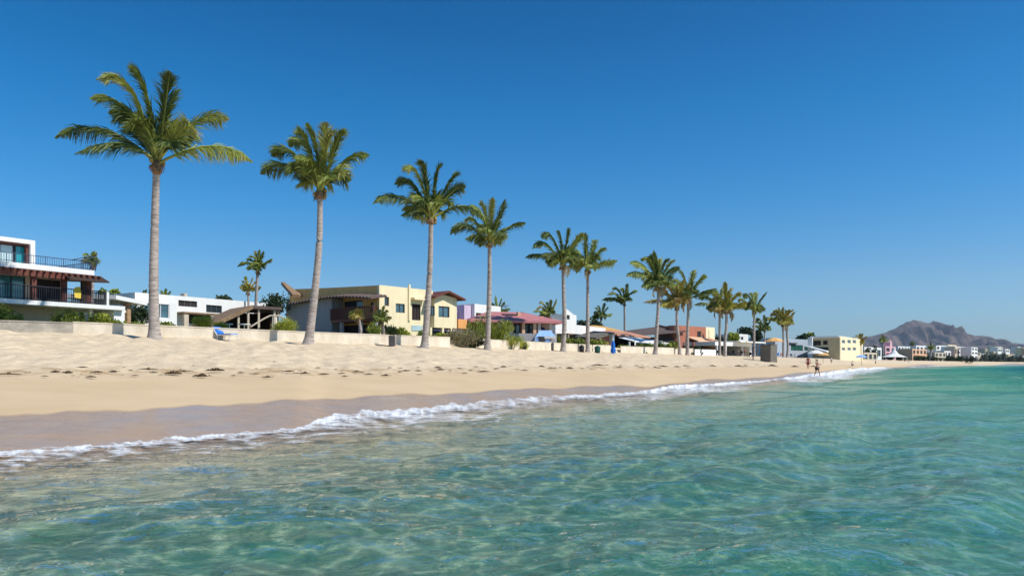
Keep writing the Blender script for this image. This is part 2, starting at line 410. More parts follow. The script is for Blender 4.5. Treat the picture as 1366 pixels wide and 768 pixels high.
# ---------------------------------------------------------------- the sea
def wave_h(X, Y, r, res=None):
    rng = np.random.RandomState(11); h = np.zeros_like(X)
    wx = X + .5 * np.sin(.35 * Y + .2 * X) + .2 * np.sin(1.1 * Y - .7 * X); wy = Y + .5 * np.sin(.3 * X) + .2 * np.sin(1.3 * X + .4 * Y)
    for i in range(80):
        lam = 0.38 * (22.0) ** rng.rand()
        th = rng.normal(R(118), R(38)); k = 2 * math.pi / lam
        amp = 0.0026 * lam ** .85 if lam < 4 else 0.0026 * 4 ** .85
        sp = r * .0115
        w = np.clip((lam / sp - 3) / 3, 0, 1)
        ph = rng.uniform(0, 6.28)
        g = .5 + .5 * np.sin((wx * math.sin(th) - wy * math.cos(th)) * .5 / lam + ph * 3 + i)
        s = np.sin(k * (math.cos(th) * wx + math.sin(th) * wy) + ph)
        h += amp * w * (0.5 + g) * (s + .25 * np.cos(2 * (k * (math.cos(th) * wx + math.sin(th) * wy) + ph)))
    for i in range(26):
        lam = 5.0 * 5.0 ** rng.rand(); th = rng.normal(R(115), R(22)); k = 2 * math.pi / lam
        w = np.clip((lam / (r * .0115) - 3) / 3, 0, 1) * np.clip((r - 12) / 40, 0, 1); ph = rng.uniform(0, 6.28)
        h += .0035 * lam ** .75 * w * np.sin(k * (math.cos(th) * wx + math.sin(th) * wy) + ph)
    return h
def build_sea():
    ang = np.linspace(R(-56), R(56), 760); rr = np.geomspace(1.3, 4500, 720)
    A, RR = np.meshgrid(ang, rr); X = RR * np.sin(A); Y = RR * np.cos(A)
    h = wave_h(X, Y, RR)
    # depth of water below each point
    u = 683 + F * X / Y; Ys = np.interp(u, UU, SHORE)
    keep = Y < Ys + np.maximum(.6, Ys * .04)
    d = np.zeros_like(X); sel = keep & (Y < Ys)
    d[sel] = shore_dist(X[sel], Y[sel])
    depth = 0.075 * np.minimum(d, 8) + 0.05 * np.clip(d - 8, 0, 40) + 0.03 * np.clip(d - 48, 0, 200)
    h *= 1.65 * np.clip(d / 4, .12, 1)
    V = np.stack([X, Y, h], -1).reshape(-1, 3)
    fc = grid_faces(*X.shape); kf = keep.ravel()
    fc = fc[kf[fc].all(1)]
    used = np.zeros(len(V), bool); used[fc.ravel()] = True
    idx = np.cumsum(used) - 1
    me = mesh_np('sea_water', V[used], idx[fc])
    attr(me, 'depth', depth.ravel()[used]); attr(me, 'dist', RR.ravel()[used])
    m, nt = new_mat('sea_water'); N = nt.nodes.new; L = nt.links.new
    out = N('ShaderNodeOutputMaterial'); geo = N('ShaderNodeNewGeometry')
    def at(n):
        x = N('ShaderNodeAttribute'); x.attribute_name = n; return x.outputs['Fac']
    def mth(op, a, c=0.0):
        x = N('ShaderNodeMath'); x.operation = op
        for k, v in ((0, a), (1, c)):
            if isinstance(v, (int, float)): x.inputs[k].default_value = v
            else: L(v, x.inputs[k])
        return x.outputs[0]
    def mr(v, a, b_, c=0., d=1.):
        x = N('ShaderNodeMapRange'); L(v, x.inputs[0]); x.inputs[1].default_value = a; x.inputs[2].default_value = b_; x.inputs[3].default_value = c; x.inputs[4].default_value = d; return x.outputs[0]
    def nz(sc, det, rough, scale=(1, 1, 1), rot=0, dist=0):
        mp = N('ShaderNodeMapping'); mp.inputs['Scale'].default_value = scale; mp.inputs['Rotation'].default_value = (0, 0, rot); L(geo.outputs['Position'], mp.inputs[0])
        x = N('ShaderNodeTexNoise'); x.inputs['Scale'].default_value = sc; x.inputs['Detail'].default_value = det; x.inputs['Roughness'].default_value = rough; x.inputs['Distortion'].default_value = dist
        L(mp.outputs[0], x.inputs['Vector']); return x.outputs[0]
    # ripples
    h1 = nz(3.0, 4, .6, (.55, 1, 1), R(-28), .6); h2 = nz(.9, 3, .55, (.5, 1, 1), R(-25), .4); h4 = nz(9.0, 3, .6, (.6, 1, 1), R(-25), .5); h3 = nz(.22, 2, .5, (.6, 1, 1), R(-30), .3)
    hh = mth('ADD', mth('ADD', mth('ADD', mth('MULTIPLY', h1, .13), mth('MULTIPLY', h4, .035)), mth('MULTIPLY', h2, .25)), mth('MULTIPLY', h3, mr(at('dist'), 20, 120, 0, 1.3)))
    bp = N('ShaderNodeBump'); bp.inputs['Strength'].default_value = .9; bp.inputs['Distance'].default_value = 1.0; L(mth('MULTIPLY', hh, mr(at('dist'), 8, 60, 1.0, 2.4)), bp.inputs['Height'])
    # light and dark patches of the body of the water
    dep = at('depth')
    opac = mth('SUBTRACT', 1.0, mth('POWER', 2.718, mth('SUBTRACT', mth('MULTIPLY', dep, -.55), mth('MULTIPLY', mth('MAXIMUM', mth('SUBTRACT', dep, 1.1), 0.0), 1.1))))
    ramp = N('ShaderNodeValToRGB'); e = ramp.color_ramp.elements
    e[0].position = 0.0; e[0].color = (.30, .44, .32, 1); e[1].position = 1.0; e[1].color = (.0, .085, .15, 1)
    k = ramp.color_ramp.elements.new(.30); k.color = (.08, .40, .27, 1)
    k = ramp.color_ramp.elements.new(.6); k.color = (.003, .15, .17, 1)
    L(mth('ADD', mr(dep, 0, 2.9), mth('MULTIPLY', mth('SUBTRACT', nz(.8, 5, .65, (.6, 1.2, 1), R(-28), 1.0), .5), mr(at('dist'), 6, 60, -.85, -.5))), ramp.inputs[0])
    body = N('ShaderNodeBsdfDiffuse'); L(ramp.outputs[0], body.inputs[0]); L(bp.outputs[0], body.inputs['Normal'])
    # painted caustics: a Voronoi net in the transparent tint stands in for focused sunlight
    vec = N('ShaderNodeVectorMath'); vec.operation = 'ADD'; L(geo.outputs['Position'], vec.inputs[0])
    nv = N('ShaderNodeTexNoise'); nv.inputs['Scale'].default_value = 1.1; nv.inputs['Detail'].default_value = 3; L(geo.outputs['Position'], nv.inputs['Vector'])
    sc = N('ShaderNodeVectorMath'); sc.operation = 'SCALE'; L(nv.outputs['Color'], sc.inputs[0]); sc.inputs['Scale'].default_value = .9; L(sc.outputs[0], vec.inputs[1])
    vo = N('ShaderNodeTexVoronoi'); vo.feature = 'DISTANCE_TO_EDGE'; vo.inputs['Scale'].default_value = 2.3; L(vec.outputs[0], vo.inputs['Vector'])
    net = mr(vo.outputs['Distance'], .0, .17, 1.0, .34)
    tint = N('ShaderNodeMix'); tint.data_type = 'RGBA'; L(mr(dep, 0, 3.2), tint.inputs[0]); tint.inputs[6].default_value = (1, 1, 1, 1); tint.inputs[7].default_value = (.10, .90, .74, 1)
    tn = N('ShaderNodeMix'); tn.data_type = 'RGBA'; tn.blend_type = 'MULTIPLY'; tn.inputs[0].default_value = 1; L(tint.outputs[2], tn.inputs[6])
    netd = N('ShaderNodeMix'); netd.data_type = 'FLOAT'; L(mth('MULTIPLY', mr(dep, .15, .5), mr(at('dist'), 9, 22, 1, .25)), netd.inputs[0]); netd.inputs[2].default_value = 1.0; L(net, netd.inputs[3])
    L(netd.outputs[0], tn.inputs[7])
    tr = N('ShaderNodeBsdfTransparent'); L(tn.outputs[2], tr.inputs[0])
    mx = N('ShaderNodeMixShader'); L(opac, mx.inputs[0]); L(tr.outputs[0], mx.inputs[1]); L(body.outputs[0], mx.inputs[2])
    gl = N('ShaderNodeBsdfGlossy'); L(mr(at('dist'), 5, 150, .015, .2), gl.inputs['Roughness']); L(bp.outputs[0], gl.inputs['Normal'])
    fr = N('ShaderNodeFresnel'); fr.inputs['IOR'].default_value = 1.33; L(bp.outputs[0], fr.inputs['Normal'])
    m2 = N('ShaderNodeMixShader'); L(mth('MINIMUM', fr.outputs[0], mr(at('dist'), 10, 60, .75, .18)), m2.inputs[0]); L(mx.outputs[0], m2.inputs[1]); L(gl.outputs[0], m2.inputs[2])
    L(m2.outputs[0], out.inputs[0])
    tag(link('sea_water', me, m), kind='structure')
build_sea()

def foam_mat():
    m, nt = new_mat('sea_foam'); N = nt.nodes.new; L = nt.links.new
    out = N('ShaderNodeOutputMaterial'); geo = N('ShaderNodeNewGeometry')
    d = N('ShaderNodeBsdfPrincipled'); d.inputs['Base Color'].default_value = (.82, .83, .83, 1); d.inputs['Roughness'].default_value = .7
    bpn = N('ShaderNodeTexNoise'); bpn.inputs['Scale'].default_value = 14; bpn.inputs['Detail'].default_value = 5; L(geo.outputs['Position'], bpn.inputs['Vector'])
    bp = N('ShaderNodeBump'); bp.inputs['Strength'].default_value = .8; bp.inputs['Distance'].default_value = .06; L(bpn.outputs[0], bp.inputs['Height']); L(bp.outputs[0], d.inputs['Normal'])
    tr = N('ShaderNodeBsdfTransparent')
    n1 = N('ShaderNodeTexNoise'); n1.inputs['Scale'].default_value = 3.4; n1.inputs['Detail'].default_value = 8; n1.inputs['Roughness'].default_value = .72; n1.inputs['Distortion'].default_value = .8
    mp = N('ShaderNodeMapping'); mp.inputs['Rotation'].default_value = (0, 0, R(-40)); mp.inputs['Scale'].default_value = (.6, 1.5, 1); L(geo.outputs['Position'], mp.inputs[0]); L(mp.outputs[0], n1.inputs['Vector'])
    a = N('ShaderNodeAttribute'); a.attribute_name = 'cover'
    s = N('ShaderNodeMath'); s.operation = 'ADD'; L(n1.outputs[0], s.inputs[0]); L(a.outputs['Fac'], s.inputs[1])
    r = N('ShaderNodeMapRange'); L(s.outputs[0], r.inputs[0]); r.inputs[1].default_value = .93; r.inputs[2].default_value = 1.16
    mx = N('ShaderNodeMixShader'); L(r.outputs[0], mx.inputs[0]); L(tr.outputs[0], mx.inputs[1]); L(d.outputs[0], mx.inputs[2]); L(mx.outputs[0], out.inputs[0])
    return m
M['foam'] = foam_mat()
def build_foam():
    us = np.arange(-260, 1440, 1.3)
    fu = [-260, 0, 100, 200, 300, 400, 440, 520, 600, 680, 760, 850, 875, 900, 950, 1000, 1030, 1060, 1100, 1130, 1165, 1200, 1366, 1440]
    th = [44, 34, 30, 27, 24, 24, 34, 38, 40, 36, 26, 22, 17, 16, 14, 12, 9, 12, 14, 11, 7, 1.4, .9, .8]     # photo rows covered
    hh = [.012, .014, .014, .014, .016, .022, .04, .04, .03, .03, .03, .03, .12, .18, .17, .12, .07, .20, .26, .28, .25, .15, .15, .15]      # ridge height
    cv = [.52, .52, .52, .51, .51, .53, .56, .56, .54, .50, .47, .50, .60, .62, .61, .56, .46, .60, .64, .64, .62, .46, .42, .40]
    T_ = np.interp(us, fu, th); Hh = np.interp(us, fu, hh); C = np.interp(us, fu, cv)
    Yf = np.interp(us, UU, SHORE); yf = HZ + H * F / Yf
    nr = 44; v = np.linspace(0, 1, nr)[:, None]
    X0 = (us - 683) / F * Yf
    s = np.concatenate([[0], np.cumsum(np.hypot(np.diff(X0), np.diff(Yf)))])
    wob = np.array([fractal((q / 42, 3.1, 0), .8, 2.2, 4) for q in us])
    wob2 = np.array([fractal((q / 12, 7.1, 0), .8, 2.2, 3) for q in us])
    start = yf - (T_ * .10) + T_ * .07 * wob + T_ * .04 * wob2
    rows = start[None, :] + v ** 1.25 * T_[None, :]
    Y = H * F / np.maximum(rows - HZ, .9); X = (us - 683)[None, :] / F * Y
    # front edge may lie slightly up the sand
    u2 = np.broadcast_to(us, Y.shape); Ysg = np.interp(u2, UU, SHORE); Ybg = np.interp(u2, UU, BACK); zbg = np.interp(u2, UU, BZ)
    t = (Y - Ysg) / (Ybg - Ysg); zl = np.where(t > 0, zbg * t * .86, 0)
    prof = np.exp(-((v - .16) / .10) ** 2) + .25 * np.exp(-((v - .5) / .14) ** 2)
    edge = np.clip(v / .06, 0, 1)
    nzz = np.empty_like(Y); sc = np.clip(Y / 25, 1, 4)
    for i in range(nr):
        for j in range(0, len(us)):
            a_ = us[j] / 9.0; b_ = rows[i, j] / 3.2
            nzz[i, j] = pnoise((a_, b_, 0)) * .7 + pnoise((a_ * 2.3, b_ * 2.1, 4)) * .45
    ridge_mod = np.clip(.75 + .6 * wob2 + .4 * wob, .25, 1.6)
    rr_ = np.hypot(X, Y); dsh = shore_dist(X, Y).reshape(X.shape); dsh = np.where(t > 0, 0, dsh)
    wz = wave_h(X, Y, rr_) * 1.65 * np.clip(dsh / 4, .12, 1)
    Z = zl + wz + .02 + edge * prof * Hh[None, :] * ridge_mod[None, :] * (1 + 1.0 * nzz) + .012 * nzz
    fr2 = np.empty_like(Y)
    for i in range(nr):
        for j in range(len(us)): fr2[i, j] = pnoise((us[j] / 38.0, rows[i, j] / 7.0, 2)) * .6 + pnoise((us[j] / 15.0, rows[i, j] / 4.0, 6)) * .4
    cover = C[None, :] + np.interp(us, [500, 900], [.27, .15])[None, :] * fr2 - .02 + np.interp(us, [600, 860], [.085, .15])[None, :] * np.exp(-((v - .14) / .10) ** 2) * (.5 + 1.1 * np.clip(.5 + wob2 + .6 * nzz, 0, 1.3)) - .13 * np.clip((v - .25) / .75, 0, 1) - .5 * np.clip((v - .9) / .1, 0, 1) - .7 * np.clip((.04 - v) / .04, 0, 1)
    me = mesh_np('sea_foam', np.stack([X, Y, Z], -1).reshape(-1, 3), grid_faces(*X.shape))
    attr(me, 'cover', cover.ravel())
    tag(link('sea_foam', me, M['foam']), 'white foam of the small waves breaking along the wet sand', 'foam', kind='stuff')
build_foam()

# ---------------------------------------------------------------- far mountain
def build_hills():
    ru = [300, 700, 900, 960, 1000, 1030, 1060, 1095, 1135, 1157, 1174, 1191, 1209, 1219.5, 1230, 1238, 1247, 1261, 1278, 1297.5, 1308, 1330, 1347, 1366, 1420, 1500, 1700, 2200]
    ry = [478, 470, 462, 455, 451, 449, 449.5, 453, 450, 447.5, 443, 437.5, 429.5, 425, 428, 428.5, 426, 432, 438.5, 446, 446.3, 453, 455.5, 457.5, 462, 468, 474, 480]
    us = np.linspace(200, 2300, 1100); yr = np.interp(us, ru, ry)
    Yr = 6000.0; nr = 70; q = np.linspace(-1, 1, nr)
    rng = random.Random(2)
    V = []
    for a in q:
        Yq = Yr + a * 1900
        for u, y in zip(us, yr):
            X = Xof(u, Yr); hz = (HZ - y) * Yr / F
            n = fractal((X / 420, Yq / 420, 1.7), .9, 2.1, 6); n2 = fractal((X / 150, Yq / 300, 5.7), .8, 2.1, 5)
            prof = (1 - abs(a)) ** 1.5
            z = hz * prof * (1 - min(.9, 4 * (1 - prof)) * (.28 * (1 - abs(2 * n)) + .32 * (1 - abs(2 * n2)))) + hz * .012 * n2 + hz * .02 * fractal((X / 90, Yq / 90, 9.1), .9, 2.1, 3)
            V.append((X, Yq, max(z, 0) - 2 + 1.5 * (1 - prof)))
    me = mesh_np('far_mountain', np.array(V), grid_faces(nr, len(us)))
    m = simple('mountain_rock', (.055, .048, .045), .95, .35, .008, c2=(.19, .14, .115))
    tag(link('far_mountain', me, m), kind='structure')
build_hills()
# the air between here and the mountain
def build_haze():
    bm = bmesh.new(); bmesh.ops.create_cube(bm, size=1); me = bpy.data.meshes.new('haze')
    for v in bm.verts: v.co = (v.co.x * 17000, 4900 + v.co.y * 10400, 248 + v.co.z * 532)
    bm.to_mesh(me); bm.free(); m, nt = new_mat('haze'); o_ = nt.nodes.new('ShaderNodeOutputMaterial'); v = nt.nodes.new('ShaderNodeVolumePrincipled')
    v.inputs['Color'].default_value = (.72, .84, 1, 1); v.inputs['Density'].default_value = 5e-5; v.inputs['Anisotropy'].default_value = .3
    nt.links.new(v.outputs[0], o_.inputs['Volume']); tag(link('haze', me, m), kind='stuff')
build_haze()

# ---------------------------------------------------------------- palms
def palm_crown(fronds, seed, width=1.0, nleaf=44, leaflen=1.05, base_z=0.0, tint0=.25, wind=(-.35, .1)):
    """fronds: (tip, mid, tint) in metres from the crown base"""
    rng = random.Random(seed); V = []; Fc = []; T = []
    def quad(a, b, c, d, t):
        k = len(V); V.extend([a, b, c, d]); T.extend([t] * 4); Fc.append((k, k+1, k+2, k+3))
    for tip, mid, ft in fronds:
        P0 = Vector((rng.uniform(-.12, .12), rng.uniform(-.12, .12), rng.uniform(-.1, .25))); P2 = Vector(tip); Pm = Vector(mid)
        P1 = 2 * Pm - .5 * (P0 + P2)
        Ln = (Pm - P0).length + (P2 - Pm).length
        az = Vector((P2.x, P2.y, 0))
        if az.length < .4: az = Vector((rng.uniform(-1, 1), -1, 0))
        az.normalize(); side0 = Vector((-az.y, az.x, 0))
        tw = rng.uniform(-.9, .9)
        bez = lambda t: P0 * (1-t)**2 + P1 * 2*t*(1-t) + P2 * t*t
        tan = lambda t: ((P1 - P0) * (1-t) + (P2 - P1) * t).normalized()
        # midrib
        prev = None
        for i in range(13):
            t = i / 12; p = bez(t); w = (.085 * (1 - t) + .012) * (width ** .5); tt = tan(t); s = side0 * w; n = tt.cross(side0).normalized() * w
            ring = [p + s, p + n, p - s, p - n]
            if prev:
                for k in range(4): quad(prev[k], prev[(k+1) % 4], ring[(k+1) % 4], ring[k], .62 + .2 * (1 - t) + rng.uniform(-.03, .03))
            prev = ring
        n = max(12, int(nleaf * 2.9 * Ln / 5))
        for i in range(n):
            t = .13 + .87 * (i + rng.random() * .6) / n
            p = bez(min(t, 1)); tt = tan(min(t, 1))
            ll = leaflen * (.45 + .75 * math.sin(math.pi * min(1, (t * .80 + .12)))) * rng.uniform(.85, 1.1)
            if t > .72: ll *= max(.12, 1 - (t - .72) * 2.9)
            ll *= 1 - .16 * max(0, min(1, (tt.z - .1) / .75))
            for sg in (-1, 1):
                s = side0.copy(); nn = tt.cross(s).normalized(); s = (s * math.cos(tw) + nn * math.sin(tw))
                upn = max(0, min(1, (tt.z - .1) / .75))
                dr = (s * sg * rng.uniform(.55, .9) * (1 - .5 * upn) + tt * rng.uniform(.4, .7) * (1 + .9 * upn) + Vector((wind[0], wind[1], 0)) * rng.uniform(.3, .8) * (1 - .5 * upn)
                      + Vector((0, 0, -1)) * rng.uniform(.15, .65) * (1 - .7 * upn) * (1.5 if rng.random() < .3 else .8) + Vector((rng.uniform(-.2, .2), rng.uniform(-.2, .2), rng.uniform(-.2, .2))))
                dr.normalize(); d2 = (dr + Vector((0, 0, -1)) * rng.uniform(.25, .8)).normalized()
                w = rng.uniform(.022, .036) * width
                wv = dr.cross(Vector((rng.uniform(-.4, .4), -1, rng.uniform(-.3, .6))))
                if wv.length < .1: wv = dr.cross(Vector((0, 0, 1)))
                wv = wv.normalized() * w
                a = p; b = p + dr * ll * .5; c = b + d2 * ll * .5
                tn = min(1, max(0, ft + rng.uniform(-.24, .22) + (.10 if t > .8 else 0)))
                tip_t = min(1, tn + (rng.uniform(.1, .6) if rng.random() < .5 else .05))
                quad(a - wv * .6, a + wv * .6, b + wv, b - wv, tn)
                quad(b - wv, b + wv, c + wv * .15, c - wv * .15, (tn + tip_t) / 2)
    me = bpy.data.meshes.new('crown'); me.from_pydata([tuple(v) for v in V], [], Fc); me.update()
    attr(me, 'tint', T)
    return me

def palm_trunk(pts, r0, r1, seed, seg=26, n=12):
    """pts: control points of the stem's centre line, local metres"""
    rng = random.Random(seed); P = [Vector(p) for p in pts]; mb = MB(); C = []; Rr = []
    m = len(P) - 1
    for i in range(seg * 2 + 1):
        t = i / (seg * 2); f = t * m; k = min(int(f), m - 1); g = f - k
        p0 = P[max(k-1, 0)]; p1 = P[k]; p2 = P[k+1]; p3 = P[min(k+2, m)]
        c = .5 * ((2*p1) + (p2-p0)*g + (2*p0-5*p1+4*p2-p3)*g*g + (3*p1-p0-3*p2+p3)*g**3)
        r = r0 + (r1 - r0) * min(1, t * 1.15) ** .8
        r *= 1 + .85 * math.exp(-t * 26) * 1.0 + (0.035 if i % 2 else -.02) + rng.uniform(-.015, .015)
        C.append(c); Rr.append(r)
    mb.tube(C, Rr, n)
    return mb.mesh('trunk', True)

def fibre_mesh(r, seed, s=1.0):
    rng = random.Random(seed); mb = MB()
    mb.tube([(0, 0, -.55*s), (0, 0, -.35*s), (0, 0, -.05*s), (0, 0, .35*s)], [r * 1.0, r * 1.55, r * 1.35, r * .8], 10)
    for i in range(14):
        a = rng.uniform(0, 6.28); z = rng.uniform(-.5, .1) * s; q = r * 1.2
        mb.tube([(math.cos(a) * q * .6, math.sin(a) * q * .6, z), (math.cos(a) * q * 1.5, math.sin(a) * q * 1.5, z + .1 * s), (math.cos(a) * q * 1.8, math.sin(a) * q * 1.8, z - rng.uniform(.05, .3) * s)], [.07*s, .05*s, .012], 5)
    return mb.mesh('fibre_collar', True)

def rnd_fronds(rng, n, Rm, tint):
    out = []
    for i in range(n):
        a = 2 * math.pi * (i + rng.random() * .8) / n
        e = rng.uniform(.05, 1.25); l = Rm * rng.uniform(.5, .82)
        dx, dy = math.cos(a), math.sin(a)
        ce = math.cos(e); tip = Vector((dx * l * ce - .12 * Rm, dy * l * ce, l * math.sin(e) * .9 - .05 * Rm))
        mid = Vector((dx * l * .5 * ce - .02 * Rm, dy * l * .5 * ce, l * (.5 * math.sin(e) + .20)))
        out.append((tip, mid, min(.95, max(0, tint + rng.choice((-.3, -.15, .1, .3))))))  # tint steps imitate sunlit and dark fronds
    return out

PT1 = [(-143, 39, -73, 46), (-97, 98, -46, 76), (-63, 107, -25, 90), (-28, 130, -10, 88), (11, 119, 7, 72), (36, 115, 20, 72), (86, 76, 47, 60), (123, 10, 68, 26), (-46, 60, -34, 46), (60, 45, 38, 40)]
PT2 = [(-89, 32, -47, 36), (-76, 60, -42, 56), (-53, 76, -22, 66), (-15, 94, -4, 58), (10, 96, 6, 58), (21, 76, 12, 55), (40, 81, 22, 52), (64, 60, 32, 44), (-40, 28, -26, 34), (34, 22, 24, 28), (-25, 80, -14, 60)]
PT3 = [(-75, 16, -42, 27), (-49, 47, -24, 44), (-34, 61, -16, 55), (-11, 75, -5, 50), (14, 77, 6, 50), (37, 66, 22, 44), (47, 46, 25, 33), (72, -2, 44, 17), (-22, 25, -16, 28)]
PT4 = [(-54, 10, -31, 22), (-26, 52, -9, 34), (-12, 57, -5, 38), (5, 60, 3, 34), (22, 57, 13, 30), (50, 31, 27, 22), (20, 5, 14, 14), (-32, 36, -20, 30)]
PT5 = [(-52, 12, -29, 15), (-42, 22, -23, 28), (-29, 35, -15, 37), (-6, 50, -2, 32), (9, 52, 6, 33), (27, 44, 14, 26), (19, 8, 12, 14), (-20, 6, -14, 14)]
PT6 = [(11, 46, 7, 29), (24, 35, 13, 23), (39, 14, 20, 11), (-6, 51, -3, 30), (-18, 30, -11, 26), (-15, -2, -10, 12), (-22, 12, -14, 19)]
palms = []; TADD = .08
def palm(label, Y, base, top, tmpl, stem_mid=None, extra=8, seed=1, r=(.33, .19), tint=.30, mat='frond', width=1.0, nleaf=44, group='coconut palms along the beach wall', scale=1.0, jitter=0.0, name='palm_tree', ground_y=None):
    """base, top: photo points of the stem's foot and the crown base"""
    rng = random.Random(seed); tint = min(.9, tint + TADD)
    g = GP(base[0], Y); g.z -= .12
    o = empty(name, g)
    if ground_y is None: pass
    tp = PT(top[0], top[1], Y + rng.uniform(-.4, .4)) - g
    if stem_mid: mids = [PT(x, y, Y) - g for x, y in stem_mid]
    else:
        lean = rng.uniform(-.25, .25); mids = [tp * .33 + Vector((lean, 0, 0)), tp * .66 + Vector((lean * .7, 0, 0))]
    link('trunk', palm_trunk([(0, 0, 0)] + mids + [tp], r[0], r[1], seed), M['trunk'], o)
    s = Y / F * scale
    fr = []
    for (tx, ty, mx, my) in tmpl:
        Rm = math.hypot(tx, ty) * s; dep = rng.uniform(-.45, .45) * Rm
        j = lambda: 1 + rng.uniform(-jitter, jitter)
        fr.append((Vector((tx * s * j() * .96, dep, ty * s * j() * .93)), Vector((mx * s, dep * .45, my * s)), min(.9, max(0, tint + rng.choice((-.28, -.1, .1, .32))))))  # random tint step per frond paints some as lit, some as shaded
    Rm = max(math.hypot(t[0], t[1]) for t in tmpl) * s * .72
    fr += rnd_fronds(rng, extra + 6, Rm, tint - .12)  # extra fronds tinted darker, for age and the crown's dark interior
    L_ = max(.38, min(1.22, Rm * .285))
    cr = link('crown', palm_crown(fr, seed, width, nleaf, L_), M[mat], o); cr.location = tp
    fb = link('fibre_collar', fibre_mesh(r[1], seed, max(.6, min(1.2, Rm / 5))), M['fibre'], o); fb.location = tp - Vector((0, 0, .15))
    if group.startswith('coconut'):
        k_ = 0 if seed < 11 else [1, 2, 0, 3, 1, 2][seed // 2 % 6]
        for i in range(k_):
            a = rng.uniform(0, 6.28); l = Rm * rng.uniform(.45, .7); dx, dy = math.cos(a), math.sin(a) * .6
            df = link('dead_frond', palm_crown([(Vector((dx * l * .35, dy * l * .4, -l * .75)), Vector((dx * l * .38, dy * l * .4, -l * .12)), .75)], seed + i + 90, width * .9, int(nleaf * .5), L_ * .6), M['dry'], o); df.location = tp
        for i in range(rng.randrange(3, 8)):
            a = rng.uniform(0, 6.28); q = r[1] * 1.9; mb = MB()
            mb.tube([(0, 0, -.17), (0, 0, -.13), (0, 0, 0), (0, 0, .12), (0, 0, .17)], [.03, .1, .145, .09, .02], 8)
            c_ = mb.build('coconut', M['coconut'], o, True); c_.location = tp + Vector((math.cos(a) * q, math.sin(a) * q, rng.uniform(-.35, .1)))
    tag(o, label, 'palm tree', group); palms.append(o)
    return o
palm('tallest coconut palm with broad windswept crown, nearest at the left of the beach', 46, (206, 450), (209, 218), PT1, [(205, 380), (206.5, 300)], 7, 3, (0.33, 0.21), .24)
palm('tall coconut palm leaning right, in front of the grey walled end of the yellow house', 52, (411, 457), (427, 256), PT2, [(420, 390), (426, 320)], 7, 5, (0.32, 0.19), .30)
palm('coconut palm whose stem crosses the cream sea front of the yellow house', 60, (566, 463), (575, 291), PT3, [(571, 400), (574, 345)], 7, 7, (0.28, 0.19), .26)
palm('coconut palm standing in front of the red roofed house beside the tangled shrubs', 67, (650, 465), (653, 323), PT4, [(652, 415), (653, 370)], 7, 9, (0.26, 0.17), .28)
palm('coconut palm with drooping left fronds in front of the white house tower', 82, (751, 468), (751, 354), PT5, [(753, 430), (752, 395)], 7, 11, (0.29, 0.18), .16, width=1.3)
palm('coconut palm just right of the one by the white tower, crowns touching', 88, (784, 470), (784, 362), PT6, [(784, 435), (784, 400)], 7, 13, (0.26, 0.16), .30, width=1.3)
palm('coconut palm standing before the long canopy between the blue cloth and the dark roofed house', 102, (874, 473), (878, 384), PT2, [(876, 440), (878, 410)], 7, 15, (0.30, 0.19), .26, width=1.5, scale=.50, jitter=.15)
palm('short coconut palm with the yellowest crown, in front of the dark roofed house', 111, (907, 473), (903, 410), PT5, [(905, 450), (903, 430)], 7, 17, (0.24, 0.19), .78, 'frondy', width=1.6, scale=.72, jitter=.2)
palm('coconut palm whose stem stands before the terracotta corner tower', 112, (917, 473), (918, 400), PT6, [(917, 450), (918, 420)], 7, 19, (0.29, 0.19), .30, width=1.6, scale=.95, jitter=.15)
palm('left one of two crossing coconut palms by the white beach restaurant, darker green', 128, (960, 474), (960, 413), PT5, [(960, 452), (960, 432)], 7, 21, (0.24, 0.19), .30, width=1.8, scale=.62, jitter=.2)
palm('right one of two crossing coconut palms by the white beach restaurant, yellow green', 126, (967, 474), (969, 415), PT6, [(967, 455), (969, 435)], 7, 23, (0.27, 0.22), .60, 'frondy', width=1.8, scale=.80, jitter=.2)
palm('coconut palm rising behind the white flat roof of the beach restaurant', 142, (1006, 474), (1006, 416), PT5, [(1006, 452), (1006, 435)], 7, 25, (0.24, 0.19), .25, width=1.9, scale=.58, jitter=.2)
palm('left one of the pair of round crowned palms before the grey blue building', 165, (1045, 474), (1044, 433), PT2, [(1045, 462), (1045, 446)], 7, 27, (0.26, 0.23), .50, 'frondy', width=2.2, scale=.25, jitter=.3)
palm('right one of the pair of round crowned palms before the grey blue building', 168, (1050, 475), (1050, 432), PT5, [(1051, 462), (1050, 446)], 7, 29, (0.29, 0.24), .45, width=2.2, scale=.40, jitter=.3)
# palms further back, among the houses
bk = 'palms growing among the houses'
palm('slender palm with dark shaggy crown behind the lean-to shelter', 70, (344, 434), (344, 360), PT4, None, 10, 31, (.16, .13), .35, width=1.2, scale=.46, jitter=.25, group=bk)
palm('small thin palm with dry crown left of the slender one by the lean-to shelter', 80, (331, 438), (331, 388), PT6, None, 8, 33, (.13, .11), .75, width=1.3, scale=.40, jitter=.25, group=bk, mat='frondy')
palm('dark green palm rising behind the terracotta roof and canopy', 150, (832, 462), (833, 405), PT5, None, 9, 35, (.24, .2), .05, width=1.8, scale=.50, jitter=.25, group=bk)
palm('palm with round dark crown behind the ochre tiled roof', 160, (802, 462), (802, 424), PT6, None, 9, 37, (.25, .2), .05, width=2.0, scale=.42, jitter=.25, group=bk)
palm('small palm crown behind the flat white wall, left of the round dark one', 170, (794, 462), (794, 432), PT5, None, 8, 39, (.2, .2), .05, width=2.0, scale=.24, jitter=.25, group=bk)
palm('palm crown showing above the red roof beside its black roof hatch', 110, (663, 455), (664, 418), PT6, None, 9, 41, (.25, .2), .2, width=1.6, scale=.42, jitter=.25, group=bk)
